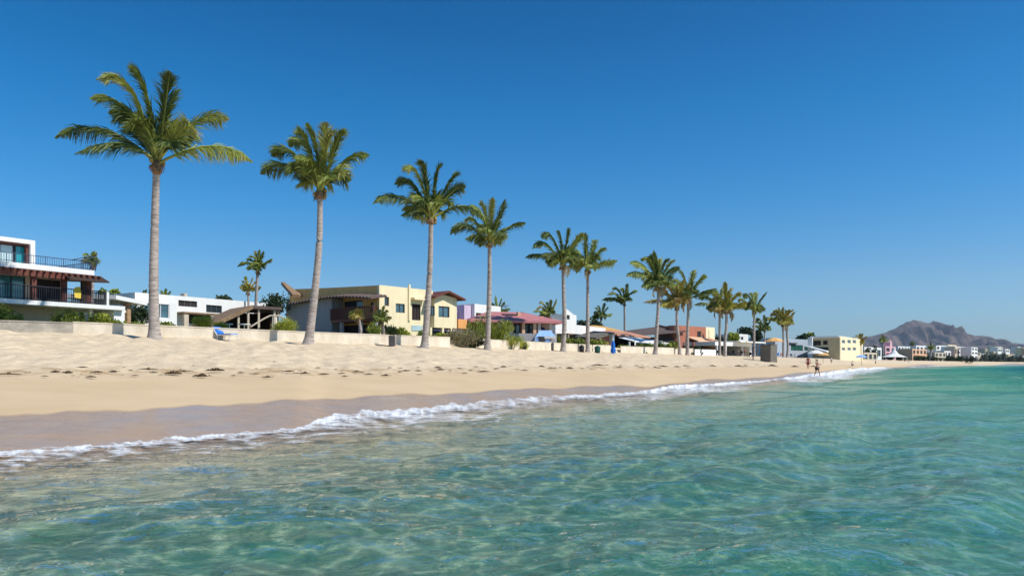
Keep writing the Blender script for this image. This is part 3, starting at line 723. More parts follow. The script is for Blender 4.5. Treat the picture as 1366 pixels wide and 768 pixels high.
palm('broad green palm crown behind the right end of the red roof', 105, (731, 455), (732, 421), PT5, None, 14, 43, (.25, .2), .45, width=1.6, scale=.42, jitter=.3, group=bk)
palm('dark palm with ragged crown behind the grey tarpaulin hut', 160, (1020, 465), (1020, 440), PT5, None, 10, 45, (.2, .18), .05, width=2.2, scale=.38, jitter=.3, group=bk)
palm('small palm on the terrace of the white house, left of the tallest palm', 60, (124, 425), (124, 352), PT5, None, 10, 47, (.14, .10), .55, width=1.2, scale=.30, jitter=.2, group=bk)
palm('low palm behind the roof of the long white house, left of the tallest palm', 95, (194, 420), (193, 402), PT6, None, 8, 49, (.2, .18), .35, width=1.5, scale=.34, jitter=.2, group=bk)
palm('low palm behind the roof of the long white house, right of the tallest palm', 95, (221, 420), (221, 399), PT5, None, 9, 51, (.2, .18), .35, width=1.5, scale=.24, jitter=.2, group=bk)
palm('small garden palm with drooping dry fronds in front of the timber balcony', 62, (478, 450), (478, 424), PT5, None, 10, 53, (.13, .12), .80, width=1.2, scale=.24, jitter=.2, group=bk, mat='frondy')
palm('small green garden palm at the corner of the yellow house', 63, (508, 452), (508, 428), PT6, None, 11, 55, (.15, .13), .45, width=1.2, scale=.40, jitter=.2, group=bk)
palm('palm with brown tinged crown right of the three storey apartment block', 240, (1148, 478), (1148, 458), PT5, None, 7, 57, (0.26, 0.24), .7, width=3.0, scale=.26, jitter=.3, group=bk, mat='frondy')
palm('palm standing left of the pink tower in the far town', 330, (1177, 480), (1178, 456), PT6, None, 7, 59, (0.32, 0.29), .5, width=3.8, scale=.20, jitter=.3, group=bk)
palm('small round palm against the mountain, right of the pink tower', 400, (1217, 480), (1217, 460), PT6, None, 7, 61, (0.32, 0.29), .1, width=4, scale=.12, jitter=.3, group=bk)
palm('palm in front of the peach villa in the far town', 380, (1241, 482), (1242, 466), PT6, None, 9, 63, (.5, .4), .45, width=4, scale=.19, jitter=.3, group=bk)

# ---------------------------------------------------------------- shrubs and trees
def leaf_blob(seed, n, rx, ry, rz, leaf, lumps=6, spiky=False, tl=0.0):
    """loose heap of leaf clumps spread through an uneven volume"""
    rng = random.Random(seed); V = []; Fc = []; T = []
    L = [(Vector((rng.uniform(-.6, .6) * rx, rng.uniform(-.6, .6) * ry, rng.uniform(.25, .75) * rz)), rng.uniform(.35, .6), rng.uniform(-.15, .2)) for _ in range(lumps)]
    for i in range(n):
        c, q, lt = L[rng.randrange(lumps)]
        d = Vector((rng.gauss(0, 1), rng.gauss(0, 1), rng.gauss(0, 1))).normalized() * (rng.random() ** .45)
        p = c + Vector((d.x * rx * q, d.y * ry * q, d.z * rz * q * 1.0))
        if p.z < 0: p.z = rng.uniform(0, .2) * rz
        s = leaf * rng.uniform(.6, 1.4)
        a = Vector((rng.gauss(0, 1), rng.gauss(0, 1), rng.gauss(0, 1))).normalized()
        if spiky: a = (a * .5 + Vector((d.x, d.y, abs(d.z) + .6))).normalized()
        b = a.cross(Vector((rng.gauss(0, 1), rng.gauss(0, 1), rng.gauss(0, 1)))).normalized()
        k = len(V); w = .16 if spiky else .5
        V.extend([p, p + a * s * .5 + b * s * w, p + a * s * (1.6 if spiky else 1), p + a * s * .5 - b * s * w])
        t = min(.72, max(0, .30 + tl + lt + rng.uniform(-.25, .3))); T.extend([t] * 4); Fc.append((k, k+1, k+2, k+3))
    me = bpy.data.meshes.new('foliage'); me.from_pydata([tuple(v) for v in V], [], Fc); me.update(); attr(me, 'tint', T); return me
BL = {}
def shrub(label, px, Y, w, h, mat='bush', seed=1, spiky=False, name='shrub', group='shrubs in the gardens behind the beach wall', py=None, n=900, cat='shrub', depth=None):
    """w, h in photo pixels"""
    g = GP(px, Y)
    if py is not None: g.z = H + (HZ - py) * Y / F
    W, Hh = w * Y / F, h * Y / F
    o = empty(name, g)
    me = leaf_blob(seed, n, W / 2 * 1.15, (depth or max(.5, W * .35)), Hh * .95, max(.10, Y * .0026), spiky=spiky)
    link('foliage', me, M[mat], o)
    mb = MB(); rng = random.Random(seed)
    for i in range(3):
        x = rng.uniform(-.2, .2) * W; mb.tube([(x * .4, 0, -.1), (x, rng.uniform(-.1, .1), Hh * .5)], [.05, .02], 5)
    mb.build('stem', M['wood'], o)
    tag(o, label, cat, group); return o
def tree(label, px, Y, py_top, w, h, mat='dktree', seed=1, n=1500, group='trees among the houses', name='broadleaf_tree'):
    g = GP(px, Y); W, Hh = w * Y / F, h * Y / F; top = H + (HZ - py_top) * Y / F - g.z
    o = empty(name, g)
    cr = link('crown', leaf_blob(seed, n, W / 2 * 1.1, W / 2, Hh, max(.14, Y * .0028), lumps=9, tl=-.1), M[mat], o); cr.location = (0, 0, top - Hh)
    mb = MB(); rng = random.Random(seed); b = max(.6, top - Hh * .8)
    mb.tube([(0, 0, -.1), (.1, 0, b * .5), (0, 0, b)], [.16, .13, .09], 7)
    for i in range(4):
        a = rng.uniform(0, 6.28); mb.tube([(0, 0, b * .9), (math.cos(a) * W * .2, math.sin(a) * W * .2, b + Hh * .4)], [.07, .02], 5)
    mb.build('trunk', M['wood'], o); tag(o, label, 'tree', group); return o

# ---------------------------------------------------------------- buildings
class Bld:
    """a building in the frame of its sea front: x runs along the front from A to B, y goes inland, z up"""
    def __init__(s, name, label, cat, pxA, YA, pxB, YB, group=None, zpy=None):
        A = GP(pxA, YA); B = GP(pxB, YB)
        if zpy is not None: A.z = H + (HZ - zpy) * YA / F
        s.A = Vector((A.x, A.y)); d = Vector((B.x - A.x, B.y - A.y)); s.L = d.length; s.d = d.normalized(); s.n = Vector((-s.d.y, s.d.x))
        s.z0 = min(A.z, B.z) if zpy is None else A.z
        s.o = empty(name, (A.x, A.y, s.z0), math.atan2(s.d.y, s.d.x)); tag(s.o, label, cat, group)
    def F(s, px, py, k=0.0):
        """point of the plane y=k seen at a photo point -> (x, z)"""
        r = Vector(((px - 683) / F, 1.0)); o = s.A + s.n * k
        t = (o.dot(s.n)) / r.dot(s.n)
        P = r * t
        return (P - s.A).dot(s.d), H + (HZ - py) / F * t - s.z0
    def S(s, px, py, x=0.0):
        """point of the side plane x=x -> (y, z)"""
        r = Vector(((px - 683) / F, 1.0)); o = s.A + s.d * x
        t = (o.dot(s.d)) / r.dot(s.d); P = r * t
        return (P - s.A).dot(s.n), H + (HZ - py) / F * t - s.z0
    def build(s, mb, name, mat, parent=None, smooth=False): return mb.build(name, M[mat] if isinstance(mat, str) else mat, parent or s.o, smooth)
    def fx(s, px, k=0.0): return s.F(px, 480, k)[0]
    def fz(s, px, py, k=0.0): return s.F(px, py, k)[1]
    def wall(s, mb, x0, x1, z0, z1, k, th=.25, ops=(), axis='F'):
        """slab of wall with real openings (x0,x1,z0,z1)"""
        xs = sorted({x0, x1, *[max(x0, min(x1, v)) for o in ops for v in o[:2]]}); zs = sorted({z0, z1, *[max(z0, min(z1, v)) for o in ops for v in o[2:]]})
        for a, b in zip(xs, xs[1:]):
            col = []
            for c, d in zip(zs, zs[1:]):
                mx, mz = (a + b) / 2, (c + d) / 2
                if any(o[0] < mx < o[1] and o[2] < mz < o[3] for o in ops): continue
                if col and abs(col[-1][1] - c) < 1e-6: col[-1][1] = d
                else: col.append([c, d])
            for c, d in col:
                if axis == 'F': mb.box(a, b, k, k + th, c, d)
                else: mb.box(k, k + th, a, b, c, d)
    def window(s, op, k, pane='glass', frame='white', nv=1, nh=0, axis='F', fw=.06, name='window', dep=.10):
        x0, x1, z0, z1 = op; mb = MB()
        def bx(a, b, c, d, e, f, m=None):
            m = m or mb
            if axis == 'F': m.box(a, b, k + e, k + f, c, d)
            else: m.box(k + e, k + f, a, b, c, d)
        bx(x0, x1, z0, z0 + fw, dep - .03, dep + .05); bx(x0, x1, z1 - fw, z1, dep - .03, dep + .05)
        bx(x0, x0 + fw, z0 + fw, z1 - fw, dep - .03, dep + .05); bx(x1 - fw, x1, z0 + fw, z1 - fw, dep - .03, dep + .05)
        for i in range(nv):
            c = x0 + (x1 - x0) * (i + 1) / (nv + 1); bx(c - fw / 2, c + fw / 2, z0 + fw, z1 - fw, dep - .02, dep + .04)
        f = mb.build(name, M[frame], s.o)
        p = MB(); bx(x0 + fw * .5, x1 - fw * .5, z0 + fw * .5, z1 - fw * .5, dep + .042, dep + .06, p); p.build('pane', M[pane], f)
        return f
    def rail(s, pts, h=1.0, step=.16, mat='iron', name='railing', r=.018):
        mb = MB()
        for (x0, y0, z0), (x1, y1, z1) in zip(pts, pts[1:]):
            a, b = Vector((x0, y0, z0)), Vector((x1, y1, z1)); n = max(2, int((b - a).length / step))
            mb.tube([a + Vector((0, 0, h)), b + Vector((0, 0, h))], r * 1.8, 5); mb.tube([a + Vector((0, 0, .12)), b + Vector((0, 0, .12))], r * 1.3, 5)
            for i in range(n + 1):
                p = a.lerp(b, i / n); mb.tube([p, p + Vector((0, 0, h))], r * (1.8 if i % 8 == 0 else 1), 4)
        return s.build(mb, name, mat)
    def post(s, x, y, z0, z1, w=.22, mat='redwood', name='post'):
        mb = MB(); mb.box(x - w / 2, x + w / 2, y - w / 2, y + w / 2, z0, z1); return s.build(mb, name, mat)
    def rect(s, px0, px1, py0, py1, k=0):
        """photo rectangle -> opening (x0,x1,z0,z1) on the front plane"""
        pc = (px0 + px1) / 2
        return (s.fx(px0, k), s.fx(px1, k), s.fz(pc, py1, k), s.fz(pc, py0, k))
    def srect(s, px0, px1, py0, py1, x=0):
        pc = (px0 + px1) / 2
        a, b = s.S(px0, 480, x)[0], s.S(px1, 480, x)[0]
        return (min(a, b), max(a, b), s.S(pc, py1, x)[1], s.S(pc, py0, x)[1])
    def shell(s, x0, x1, y0, y1, z0, z1, fops=(), lops=(), mat='white', name='wall', roofmat=None, th=.25, parapet=.25):
        mb = MB(); s.wall(mb, x0, x1, z0, z1, y0, th, fops)
        s.wall(mb, y0 + th, y1 - th, z0, z1, x0, th, lops, 'S'); s.wall(mb, y0 + th, y1 - th, z0, z1, x1 - th, th, (), 'S'); mb.box(x0, x1, y1 - th, y1, z0, z1)
        w = s.build(mb, name, mat)
        r = MB(); r.box(x0 + th, x1 - th, y0 + th, y1 - th, z1 - parapet - .15, z1 - parapet); s.build(r, 'roof', roofmat or mat)
        return w

# white modern house with pergola (far left)
b = Bld('modern_house', 'white two storey modern house with red brown pergola and balconies at the far left', 'house', -90, 47.5, 150, 57.3)
x47 = b.fx(47); zt = b.fz(47, 321); z2 = b.fz(30, 361.3); z2t = b.fz(30, 354.5); zf = b.fz(60, 404); zfb = b.fz(60, 409.6); xe = b.fx(111); xw = b.fx(150)
# upper room
mb = MB(); mb.box(0, x47, 0, 5, zt - .28, zt); mb.box(x47 - .3, x47, .0, 5, z2t, zt - .28); mb.box(0, x47 - .3, 4.7, 5, z2t, zt - .28); mb.box(0, .3, 0, 4.7, z2t, zt - .28); b.build(mb, 'upper_storey', 'white')
mb = MB(); mb.box(.3, x47 - .3, .25, .5, zt - .40, zt - .28); mb.box(x47 - .48, x47 - .3, .25, .5, z2t, zt - .4); b.build(mb, 'upper_window_surround', 'redwood')
op = (b.fx(-60, .5), b.fx(19.5, .5), z2t + .02, zt - .41); b.window(op, .5, 'paleglass', 'iron', 3)
op = (b.fx(20.5, .5), b.fx(43, .5), z2t + .02, zt - .41); b.window(op, .5, 'tealglass', 'iron', 0)
mb = MB(); mb.box(-.4, xe, -1.5, 5, z2, z2t); b.build(mb, 'terrace_slab', 'white')
zr = z2t; b.rail([(0, -1.35, zr), (xe - .1, -1.35, zr), (xe - .1, 4.5, zr)], .62, .15, 'iron2', r=.014)
mb = MB()
for q in (0, .5): mb.tube([(xe - 1.6 + q, -1.4, zr + .6), (xe - 1.0 + q, -1.45, zr + .78), (xe - .3 + q, -1.4, zr + 1.05), (xe + .15 + q * .3, -1.35, zr + .8), (xe - .05 + q * .4, -1.35, zr)], .035, 5)
b.build(mb, 'curved_handrail', 'iron2')
# pergola below the slab
mb = MB(); xp = b.fx(128, -1.5); mb.box(-.4, xp, -1.75, -1.5, z2 - .50, z2 - .08); mb.box(-.4, xp - .3, -1.5, 3.8, z2 - .26, z2 - .02)
for i in range(24):
    x = xp * (i / 23) ; mb.box(x - .05, x + .05, -2.15, -1.5, z2 - .24, z2 - .08)
b.build(mb, 'pergola_beam', 'redwood')
mb = MB(); xa = b.fx(84, -1.5)
mb.prism([(xa, -2.4, z2 - .46), (xa, -1.2, z2 + .02), (xa, 3.5, z2 + .05), (xa, 3.5, z2 - .10), (xa, -2.4, z2 - .55)], (xp + .5 - xa, 0, 0)); b.build(mb, 'pergola_roof', 'dkwood')
for px, m_ in ((45, 'redwood'), (86, 'redwood'), (112, 'dkwood'), (118, 'redwood')):
    x = b.fx(px, -1.45); b.post(x, -1.4, zf, z2 - .45, .30, m_)
mb = MB(); mb.box(-.4, xw, -1.7, 5, zfb, zf); b.build(mb, 'balcony_slab', 'white')
b.rail([(0, -1.6, zf), (b.fx(140, -1.6), -1.6, zf), (b.fx(140, -1.6), 3.0, zf)], .98, .15, 'iron')
xg = b.fx(40, 0); ops = [(0.4, xg - .15, zf + .02, z2 - .35), (b.fx(50, 0), b.fx(84, 0), zf + .02, z2 - .4)]
mb = MB(); b.wall(mb, 0, b.fx(88, 0), zf, z2 - .02, .3, .25, ops); mb.box(b.fx(88, 0) - .25, b.fx(88, 0), .55, 4.9, zf, z2 - .03); mb.box(0, .25, .55, 4.9, zf, z2 - .03); b.build(mb, 'wall', 'beige')
b.window(ops[0], .3, 'seaglass', 'iron', 5); b.window(ops[1], .3, 'darkin', 'dkwood', 2)
mb = MB(); mb.box(-.3, b.fx(104, .9), .9, 5, -.3, zfb - .01); b.build(mb, 'ground_floor_wall', 'beige')
mb = MB(); mb.box(b.fx(114), b.fx(118), -.6, -.3, 0, zfb); mb.box(b.fx(139), xw + .2, -1.3, 1.5, -.3, zfb - .01); mb.box(b.fx(142.5, -1.7), b.fx(145.5, -1.7), -1.69, -1.3, zf, zf + .98); b.build(mb, 'side_wing', 'white')
mb = MB(); mb.box(xp - 3.1, xp - 1.2, .6, .85, zf, z2 - .6); b.build(mb, 'far_wall_panel', 'beige')
# small table set and towel on the balcony
o = empty('towel', (0, 0, 0)); x = b.fx(103, -1.6); Wp = b.A + b.d * x + b.n * -1.60; o.location = (Wp.x, Wp.y, b.z0 + zf); o.rotation_euler.z = b.o.rotation_euler.z
mb = MB(); mb.prism([(-.25, -.03, .95), (-.12, -.05, 1.15), (.15, -.05, 1.2), (.26, -.03, .9), (.22, -.06, .35), (-.2, -.06, .4)], (0, .05, 0)); mb.build('cloth', M['yellow'], o)
tag(o, 'yellow cloth hung over the lower balcony railing between the pergola posts', 'towel')
# annex with stone column
b = Bld('annex', 'small white annex with flat pale roof and one tan stone column beside the modern house', 'house', 143, 60, 176, 63)
mb = MB(); zt = b.fz(158, 396.5); x1 = b.fx(176); mb.prism([(-.3, -1, zt - .30), (x1 + .6, -1, zt - .50), (x1 + .6, 4, zt - .30), (-.3, 4, zt - .10)], (0, 0, .32)); b.build(mb, 'roof', 'white')
b.post(b.fx(169, -.3), -.3, -.3, zt - .45, .45, 'stone', 'column')
z1 = b.fz(155, 413); mb = MB(); mb.box(0, b.fx(165), -.4, 3.5, z1 - .2, z1); mb.box(0, b.fx(164), 1.6, 1.85, -.3, zt - .4); mb.box(0, .2, 1.85, 3.5, -.3, zt - .4); b.build(mb, 'wall', 'white')
b.rail([(.1, -.3, z1), (b.fx(164), -.3, z1)], .9, .14, 'iron')
mb = MB(); mb.box(.3, b.fx(163), 1.5, 1.58, z1 + .05, zt - .6); b.build(mb, 'dark_glazing', 'darkin')

# long white house
b = Bld('long_white_house', 'long low white modern house with flat roof behind the second shrub row', 'house', 180, 70, 372, 84)
zt = b.fz(250, 395.5); ops = [b.rect(275, 296, 407, 417), b.rect(238, 263, 401, 409)]
gops = [b.rect(245, 258, 419, 425)]
b.shell(0, b.L, 0, 9, -.5, zt, ops, mat='white')
b.window(ops[0], 0, 'glass', 'darkgrey', 2); b.window(ops[1], 0, 'darkin', 'darkgrey', 2)
x0, x1 = b.fx(182, -2), b.fx(236, -2); z1 = b.fz(220, 404, -2)
bay = b.rect(192, 226, 405, 424, -2)
b.shell(x0, x1, -2, -.02, -.5, z1, [bay], name='glass_bay_wall', mat='white'); b.window(bay, -2, 'blueglass', 'white', 2)
mb = MB(); q = b.rect(244, 292, 417, 419, -1.4); mb.box(q[0], q[1], -1.5, 0, q[2], q[3]); b.build(mb, 'sun_shade', 'wood')
mb = MB(); q = b.rect(245, 251, 419, 434, -1.4); mb.box(q[0], q[1], -1.5, -1.2, q[2] - .3, q[3] - .02); b.build(mb, 'pillar', 'beige')
mb = MB(); q = b.rect(246, 250, 396, 402, .4); mb.box(q[0], q[1], .4, 1.1, zt - .2, q[3] + .35); b.build(mb, 'chimney', 'beige')
mb = MB(); q = b.rect(252, 290, 421, 432, -.1); mb.box(q[0], q[1], -.12, -.01, q[2], q[3]); b.build(mb, 'opening_shade_panel', 'darkin')  # solid dark panel; the shade of an opening is in its colour

# dark open lean-to
b = Bld('beach_shelter', 'dark open sided shelter with a long sloping plank roof between the two nearest palms', 'shelter', 276, 60, 376, 64)
xr = b.fx(334); xb = b.fx(372); zr = b.fz(334, 407.5); zr2 = b.fz(372, 410.5)
mb = MB(); xl = b.fx(274)
zl = b.fz(274, 433)
mb.prism([(xl, -.6, zl), (xr, -.6, zr), (xr, -.6, zr - .30), (xl + .4, -.6, zl - .25)], (0, 5.2, 0)); b.build(mb, 'sloping_roof', 'wood')
mb = MB(); mb.prism([(xr + .01, -.6, zr - .02), (xb, -.6, zr2), (xb, -.6, zr2 - .22), (xr + .01, -.6, zr - .28)], (0, 5.2, 0)); b.build(mb, 'flat_roof', 'darkroof')
mb = MB(); mb.box(b.fx(300, 4), xb - .2, 4.2, 4.4, -.4, zr2 - .3); b.build(mb, 'back_wall', 'dkwood')
mb = MB(); mb.box(xb - .5, xb - .3, .6, 4.2, -.4, zr2 - .3); b.build(mb, 'side_wall', 'dkwood')
for px in (318, 331, 345, 366):
    x = b.fx(px, -.3); z = zl + (zr - zl) * (x - xl) / (xr - xl) if x < xr else zr2; b.post(x, -.3, -.4, z - .25, .16, 'beige')
mb = MB(); xs_ = [b.fx(p, -1.2) for p in (334, 342, 352, 360, 372, 384)]; zs_ = [b.fz(p, y, -1.2) for p, y in ((334, 436), (342, 431), (352, 425), (360, 421), (372, 421), (384, 427))]
mb.tube([(x, -1.2, z) for x, z in zip(xs_, zs_)], .07, 6); b.build(mb, 'curved_rail', 'beige')
for px, y0, w in ((326, 434, .9), (306, 433, .5)):
    g = GP(px, 57); o = empty('patio_table', g, .3); mb = MB(); mb.cone((0, 0), .5 * w, .5 * w, .66, .72, 14); mb.build('table_top', M['white'], o)
    mb = MB(); mb.cone((0, 0), .25 * w, .06, 0, .06, 10); mb.cone((0, 0), .045, .045, .06, .66, 8); mb.build('pedestal', M['white'], o)
    tag(o, 'round white patio table under the lean-to shelter, the larger one' if w > .6 else 'small round white patio table at the left post of the lean-to shelter', 'table')

# yellow house
b = Bld('yellow_house', 'large cream flat roofed villa, flank shade painted in ochre, with timber balcony and gabled right wing', 'house', 506, 71.5, 606, 79.3)
xF = b.fx(566); zt = b.fz(506, 380); L = b.L; yS = b.S(386, 400)[0]
gx0 = b.fx(574); gx1 = b.fx(603)
ops = [b.rect(513, 519, 396, 408), b.rect(528, 540, 405, 417), b.rect(549.5, 561, 405.5, 427)]
sops = [b.srect(459, 484, 401, 412), b.srect(494, 499, 403, 416)]
mb = MB(); b.wall(mb, 0, xF + 1.2, -.5, zt, 0, .3, ops); b.build(mb, 'wall', 'cream')
mb = MB(); b.wall(mb, .02, yS, -.5, zt - .01, 0.0 + .002, .3, sops, 'S'); 
mb2 = MB(); mb2.v = [(x, y + .3 if False else y, z) for x, y, z in mb.v]; mb2.f = mb.f
# flank wall begins behind the front wall's thickness
mb = MB(); b.wall(mb, .3, yS, -.5, zt - .02, .002, .3, [o_ for o_ in sops], 'S'); mb.prism([(.002, .3, zt - .02), (.002, yS, zt - .02), (.002, yS, zt + .52), (.002, yS * .5, zt + .22)], (.3, 0, 0)); b.build(mb, 'flank_wall', 'ochre')  # ochre carries the flank's shade as colour
mb = MB(); mb.box(.3, xF + 1.2, .3, yS, zt - .5, zt - .35); b.build(mb, 'roof', 'beige')
mb = MB(); mb.box(.3, xF + 1.2, yS - .3, yS, -.5, zt - .05); mb.box(xF + .9, xF + 1.2, .3, yS - .3, -.5, zt - .05); b.build(mb, 'rear_wall', 'cream')
b.window(ops[0], 0, 'glass', 'wood', 0); b.window(ops[1], 0, 'blueglass', 'darkgrey', 1); b.window(ops[2], 0, 'darkin', 'dkwood', 2)
b.window(sops[0], .002, 'glass', 'dkwood', 1, axis='S'); b.window(sops[1], .002, 'glass', 'dkwood', 0, axis='S')
mb = MB(); x = b.fx(545.5); mb.box(x - .12, x + .12, -.12, -.005, b.fz(545, 428), zt + .35); b.build(mb, 'downpipe', 'cream')
mb = MB(); q = b.rect(548, 564, 397.5, 400.5); mb.box(q[0], q[1], -.55, -.005, q[2], q[3]); b.build(mb, 'window_hood', 'cream')
# arched entrance, ground floor shrubs zone
op = b.rect(549, 563, 434, 441); mb = MB(); mb.box(op[0], op[1], -.06, -.004, op[2], op[3]); b.build(mb, 'door', 'paleglass')
# gabled wing
zw = b.fz(588, 397); zb_ = b.fz(588, 437, -.8); gm = (gx0 + gx1) / 2 - .3; zg = b.fz(583, 390.5)
gop = [b.rect(585, 599.5, 408.5, 423, -.8), b.rect(574.5, 580, 408, 421, -.8)]
mb = MB(); b.wall(mb, gx0 - .2, gx1 - .1, zb_, zw, -.8, .25, gop); mb.box(gx0 - .2, gx0 + .05, -.55, 4, zb_, zw); mb.box(gx1 - .35, gx1 - .1, -.55, 4, zb_, zw); mb.box(gx0 + .05, gx1 - .35, -.55, 4, zb_, zb_ + .2)
mb.prism([(gx0 - .2, -.8, zw), (gx1 - .1, -.8, zw), (gm, -.8, zg - .25)], (0, .25, 0)); b.build(mb, 'gable_wall', 'cream')
for o_ in gop: b.window(o_, -.8, 'blueglass', 'dkwood', 1)
mb = MB()
mb.prism([(gx0 - .7, -1.5, zw - .25), (gm, -1.5, zg), (gm, -1.5, zg + .16), (gx0 - .8, -1.5, zw - .08)], (0, 6, 0))
mb.prism([(gx1 + .5, -1.5, zw - .25), (gx1 + .6, -1.5, zw - .08), (gm, -1.5, zg + .16), (gm, -1.5, zg)], (0, 6, 0)); b.build(mb, 'gable_roof', 'redwood')
mb = MB(); mb.box(gx0 - .2, gx1 + .6, -.3, 3.5, -.5, zb_ - .3); b.build(mb, 'recess_shade_block', 'darkin')  # solid block, coloured dark for the shade of a recess
for px in (574, 590, 601): b.post(b.fx(px, -.7), -.7, -.5, zb_ - .02, .25, 'cream', 'pillar')
op = b.rect(604, 623, 425.5, 438, -.9); mb = MB(); mb.box(gx1 + .02, op[1], -.9, 2, op[2], op[3]); b.build(mb, 'orange_balcony', 'orange')
mb = MB(); mb.box(gx1 + .1, op[1] - .2, .4, 2.2, op[3], op[3] + 1.0); b.build(mb, 'balcony_glazing', 'glass')
# round timber balcony on the flank
def srf(px, py, x=0): return b.S(px, py, x)
bx_ = -1.7; zbal = b.S(470, 425, bx_)[1]
pa = [b.S(p, 425, xx)[0] for p, xx in ((437, -.1), (440, -1.2), (455, -1.8), (480, -1.8), (500, -1.2), (508, -.1))]
pts = [(-.05, pa[0]), (-1.3, pa[1]), (-1.9, pa[2]), (-1.9, pa[3]), (-1.3, pa[4]), (-.05, pa[5] if pa[5] > .3 else .4)]
mb = MB(); mb.prism([(x, y, zbal) for x, y in pts], (0, 0, -.30)); b.build(mb, 'balcony_slab', 'redwood')
mb = MB()
for (xa, ya), (xb2, yb2) in zip(pts, pts[1:]):
    n = max(3, int(math.hypot(xb2 - xa, yb2 - ya) / .18))
    mb.tube([(xa, ya, zbal + 1.05), (xb2, yb2, zbal + 1.05)], .07, 5)
    for i in range(n): mb.tube([(xa + (xb2 - xa) * i / n, ya + (yb2 - ya) * i / n, zbal - .02), (xa + (xb2 - xa) * i / n, ya + (yb2 - ya) * i / n, zbal + 1.05)], .055, 4)
b.build(mb, 'balcony_railing', 'redwood')
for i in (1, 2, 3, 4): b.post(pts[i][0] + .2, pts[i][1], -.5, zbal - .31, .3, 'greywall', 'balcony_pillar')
mb = MB(); mb.box(-.06, -.005, pa[1], max(.8, pa[4]), -.2, zbal - .5); b.build(mb, 'doorway_shade_panel', 'darkin')  # dark sheet on the wall, painting the shade of a doorway
# grey forward block and eave with roof tiles
yb0, zb1 = b.S(447, 396, -1.0); yb9 = b.S(386, 398, -1.0)[0]
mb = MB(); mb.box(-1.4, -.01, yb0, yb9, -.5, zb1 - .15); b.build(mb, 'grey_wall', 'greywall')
mb = MB(); n = 26
ye0 = b.S(494, 396, -2.0)[0]; ye1 = b.S(384, 398, -2.0)[0]; zb1 -= .38
for i in range(n):
    f0, f1 = i / n, (i + 1) / n; y0 = ye0 + (ye1 - ye0) * f0; y1 = ye0 + (ye1 - ye0) * f1
    hgt = lambda f: zb1 + .10 + .28 * math.sin(math.pi * min(1, f * 1.15)) - .15 * (1 - f) ** 4
    mb.prism([(-2.0, y0, hgt(f0) - .20), (-2.0, y1, hgt(f1) - .20), (-.01, y1, hgt(f1) + .12), (-.01, y0, hgt(f0) + .12)], (0, 0, .16))
    mb.tube([(-2.12, (y0 + y1) / 2, hgt(f0) - .12), (-.02, (y0 + y1) / 2, hgt(f0) + .25)], .13, 6)
b.build(mb, 'tiled_eave', 'darkroof')
mb = MB(); y0, z0 = b.S(397, 393, -.6); y1, z1 = b.S(377, 381, -.6); 
mb.prism([(-1.3, y0, z0 - .3), (-.1, y0, z0 - .3), (-.4, y1, z1 + .1), (-.8, y1, z1 + .1)], (0, -.1, .3)); b.build(mb, 'upturned_eave', 'wood')

# white house, its side shade painted lilac
b = Bld('lilac_shade_house', 'white house with its side shade painted in lilac, right of the yellow house', 'house', 633, 96, 668, 101)
zt = b.fz(633, 405); op = b.rect(635, 647, 417.5, 423)
b.shell(0, b.L, 0, 9, -.6, zt, [op], mat='white')
b.window(op, 0, 'darkin', 'terra', 2)
yl = b.S(607, 410)[0]
mb = MB(); mb.box(-1.5, -.01, .5, 12, -.6, zt - .25); b.build(mb, 'lilac_shade_wall', 'lilac')  # lilac here is painted shade on the white house
mb = MB(); mb.box(-3.6, -1.51, 1.5, 12, -.6, zt - .9); b.build(mb, 'lilac_shade_wing', 'lilac')
b2 = b

# red roofed house with veranda
b = Bld('red_roof_house', 'single storey house under a wide faded red hipped roof with pillared veranda', 'house', 636, 84, 738, 86.5)
L = b.L; ze = b.fz(690, 428, -1.2); zr = b.fz(690, 417, 3.5); W = 8.0
mb = MB()
def hip(mb, x0, x1, y0, y1, ze, zr, ins, th=.22):
    c = (y0 + y1) / 2
    A_, B_, C_, D_ = (x0, y0, ze), (x1, y0, ze), (x1, y1, ze), (x0, y1, ze); r0, r1 = (x0 + ins, c, zr), (x1 - ins, c, zr)
    vs = [A_, B_, C_, D_, r0, r1, (x0, y0, ze - th), (x1, y0, ze - th), (x1, y1, ze - th), (x0, y1, ze - th)]
    mb.add(vs, [(0, 1, 5, 4), (1, 2, 5), (2, 3, 4, 5), (3, 0, 4), (0, 6, 7, 1), (1, 7, 8, 2), (2, 8, 9, 3), (3, 9, 6, 0), (6, 9, 8, 7)])
hip(mb, -1.2, L + .8, -1.6, W + 1, ze, b.fz(678, 415.5, 3.2), 3.4); b.build(mb, 'roof', 'redroof')
mb = MB(); q = b.rect(672, 689, 418, 421, 1.2); mb.prism([(q[0], .6, q[2] - .5), (q[1], .6, q[2] - .5), (q[1], 1.6, q[3] - .05), (q[0], 1.6, q[3] - .05)], (0, 1.2, .12)); b.build(mb, 'roof_hatch', 'black')
mb = MB(); q = b.rect(690, 694, 416, 423, 1.5); mb.box(q[0], q[1], 1.3, 1.9, q[2] - .8, q[3]); b.build(mb, 'chimney', 'peach')
mb = MB(); q = b.rect(720, 725, 422, 425, 1.5); mb.box(q[0], q[1], 1.3, 1.9, q[2] - .8, q[3]); b.build(mb, 'chimney', 'peach')
ops = [b.rect(683, 694, 431, 444, .8), b.rect(701, 711, 431, 444, .8), b.rect(637, 646, 433, 440, .8)]
mb = MB(); b.wall(mb, 0, L - .2, -.5, ze - .24, .8, .25, ops); mb.box(0, .25, 1.05, W - .6, -.5, ze - .24); mb.box(L - .45, L - .2, 1.05, W - .6, -.5, ze - .24); mb.box(0, L - .2, W - .6, W - .4, -.5, ze - .24); b.build(mb, 'wall', 'terra')
for o_ in ops: b.window(o_, .8, 'blueglass', 'dkwood', 1)
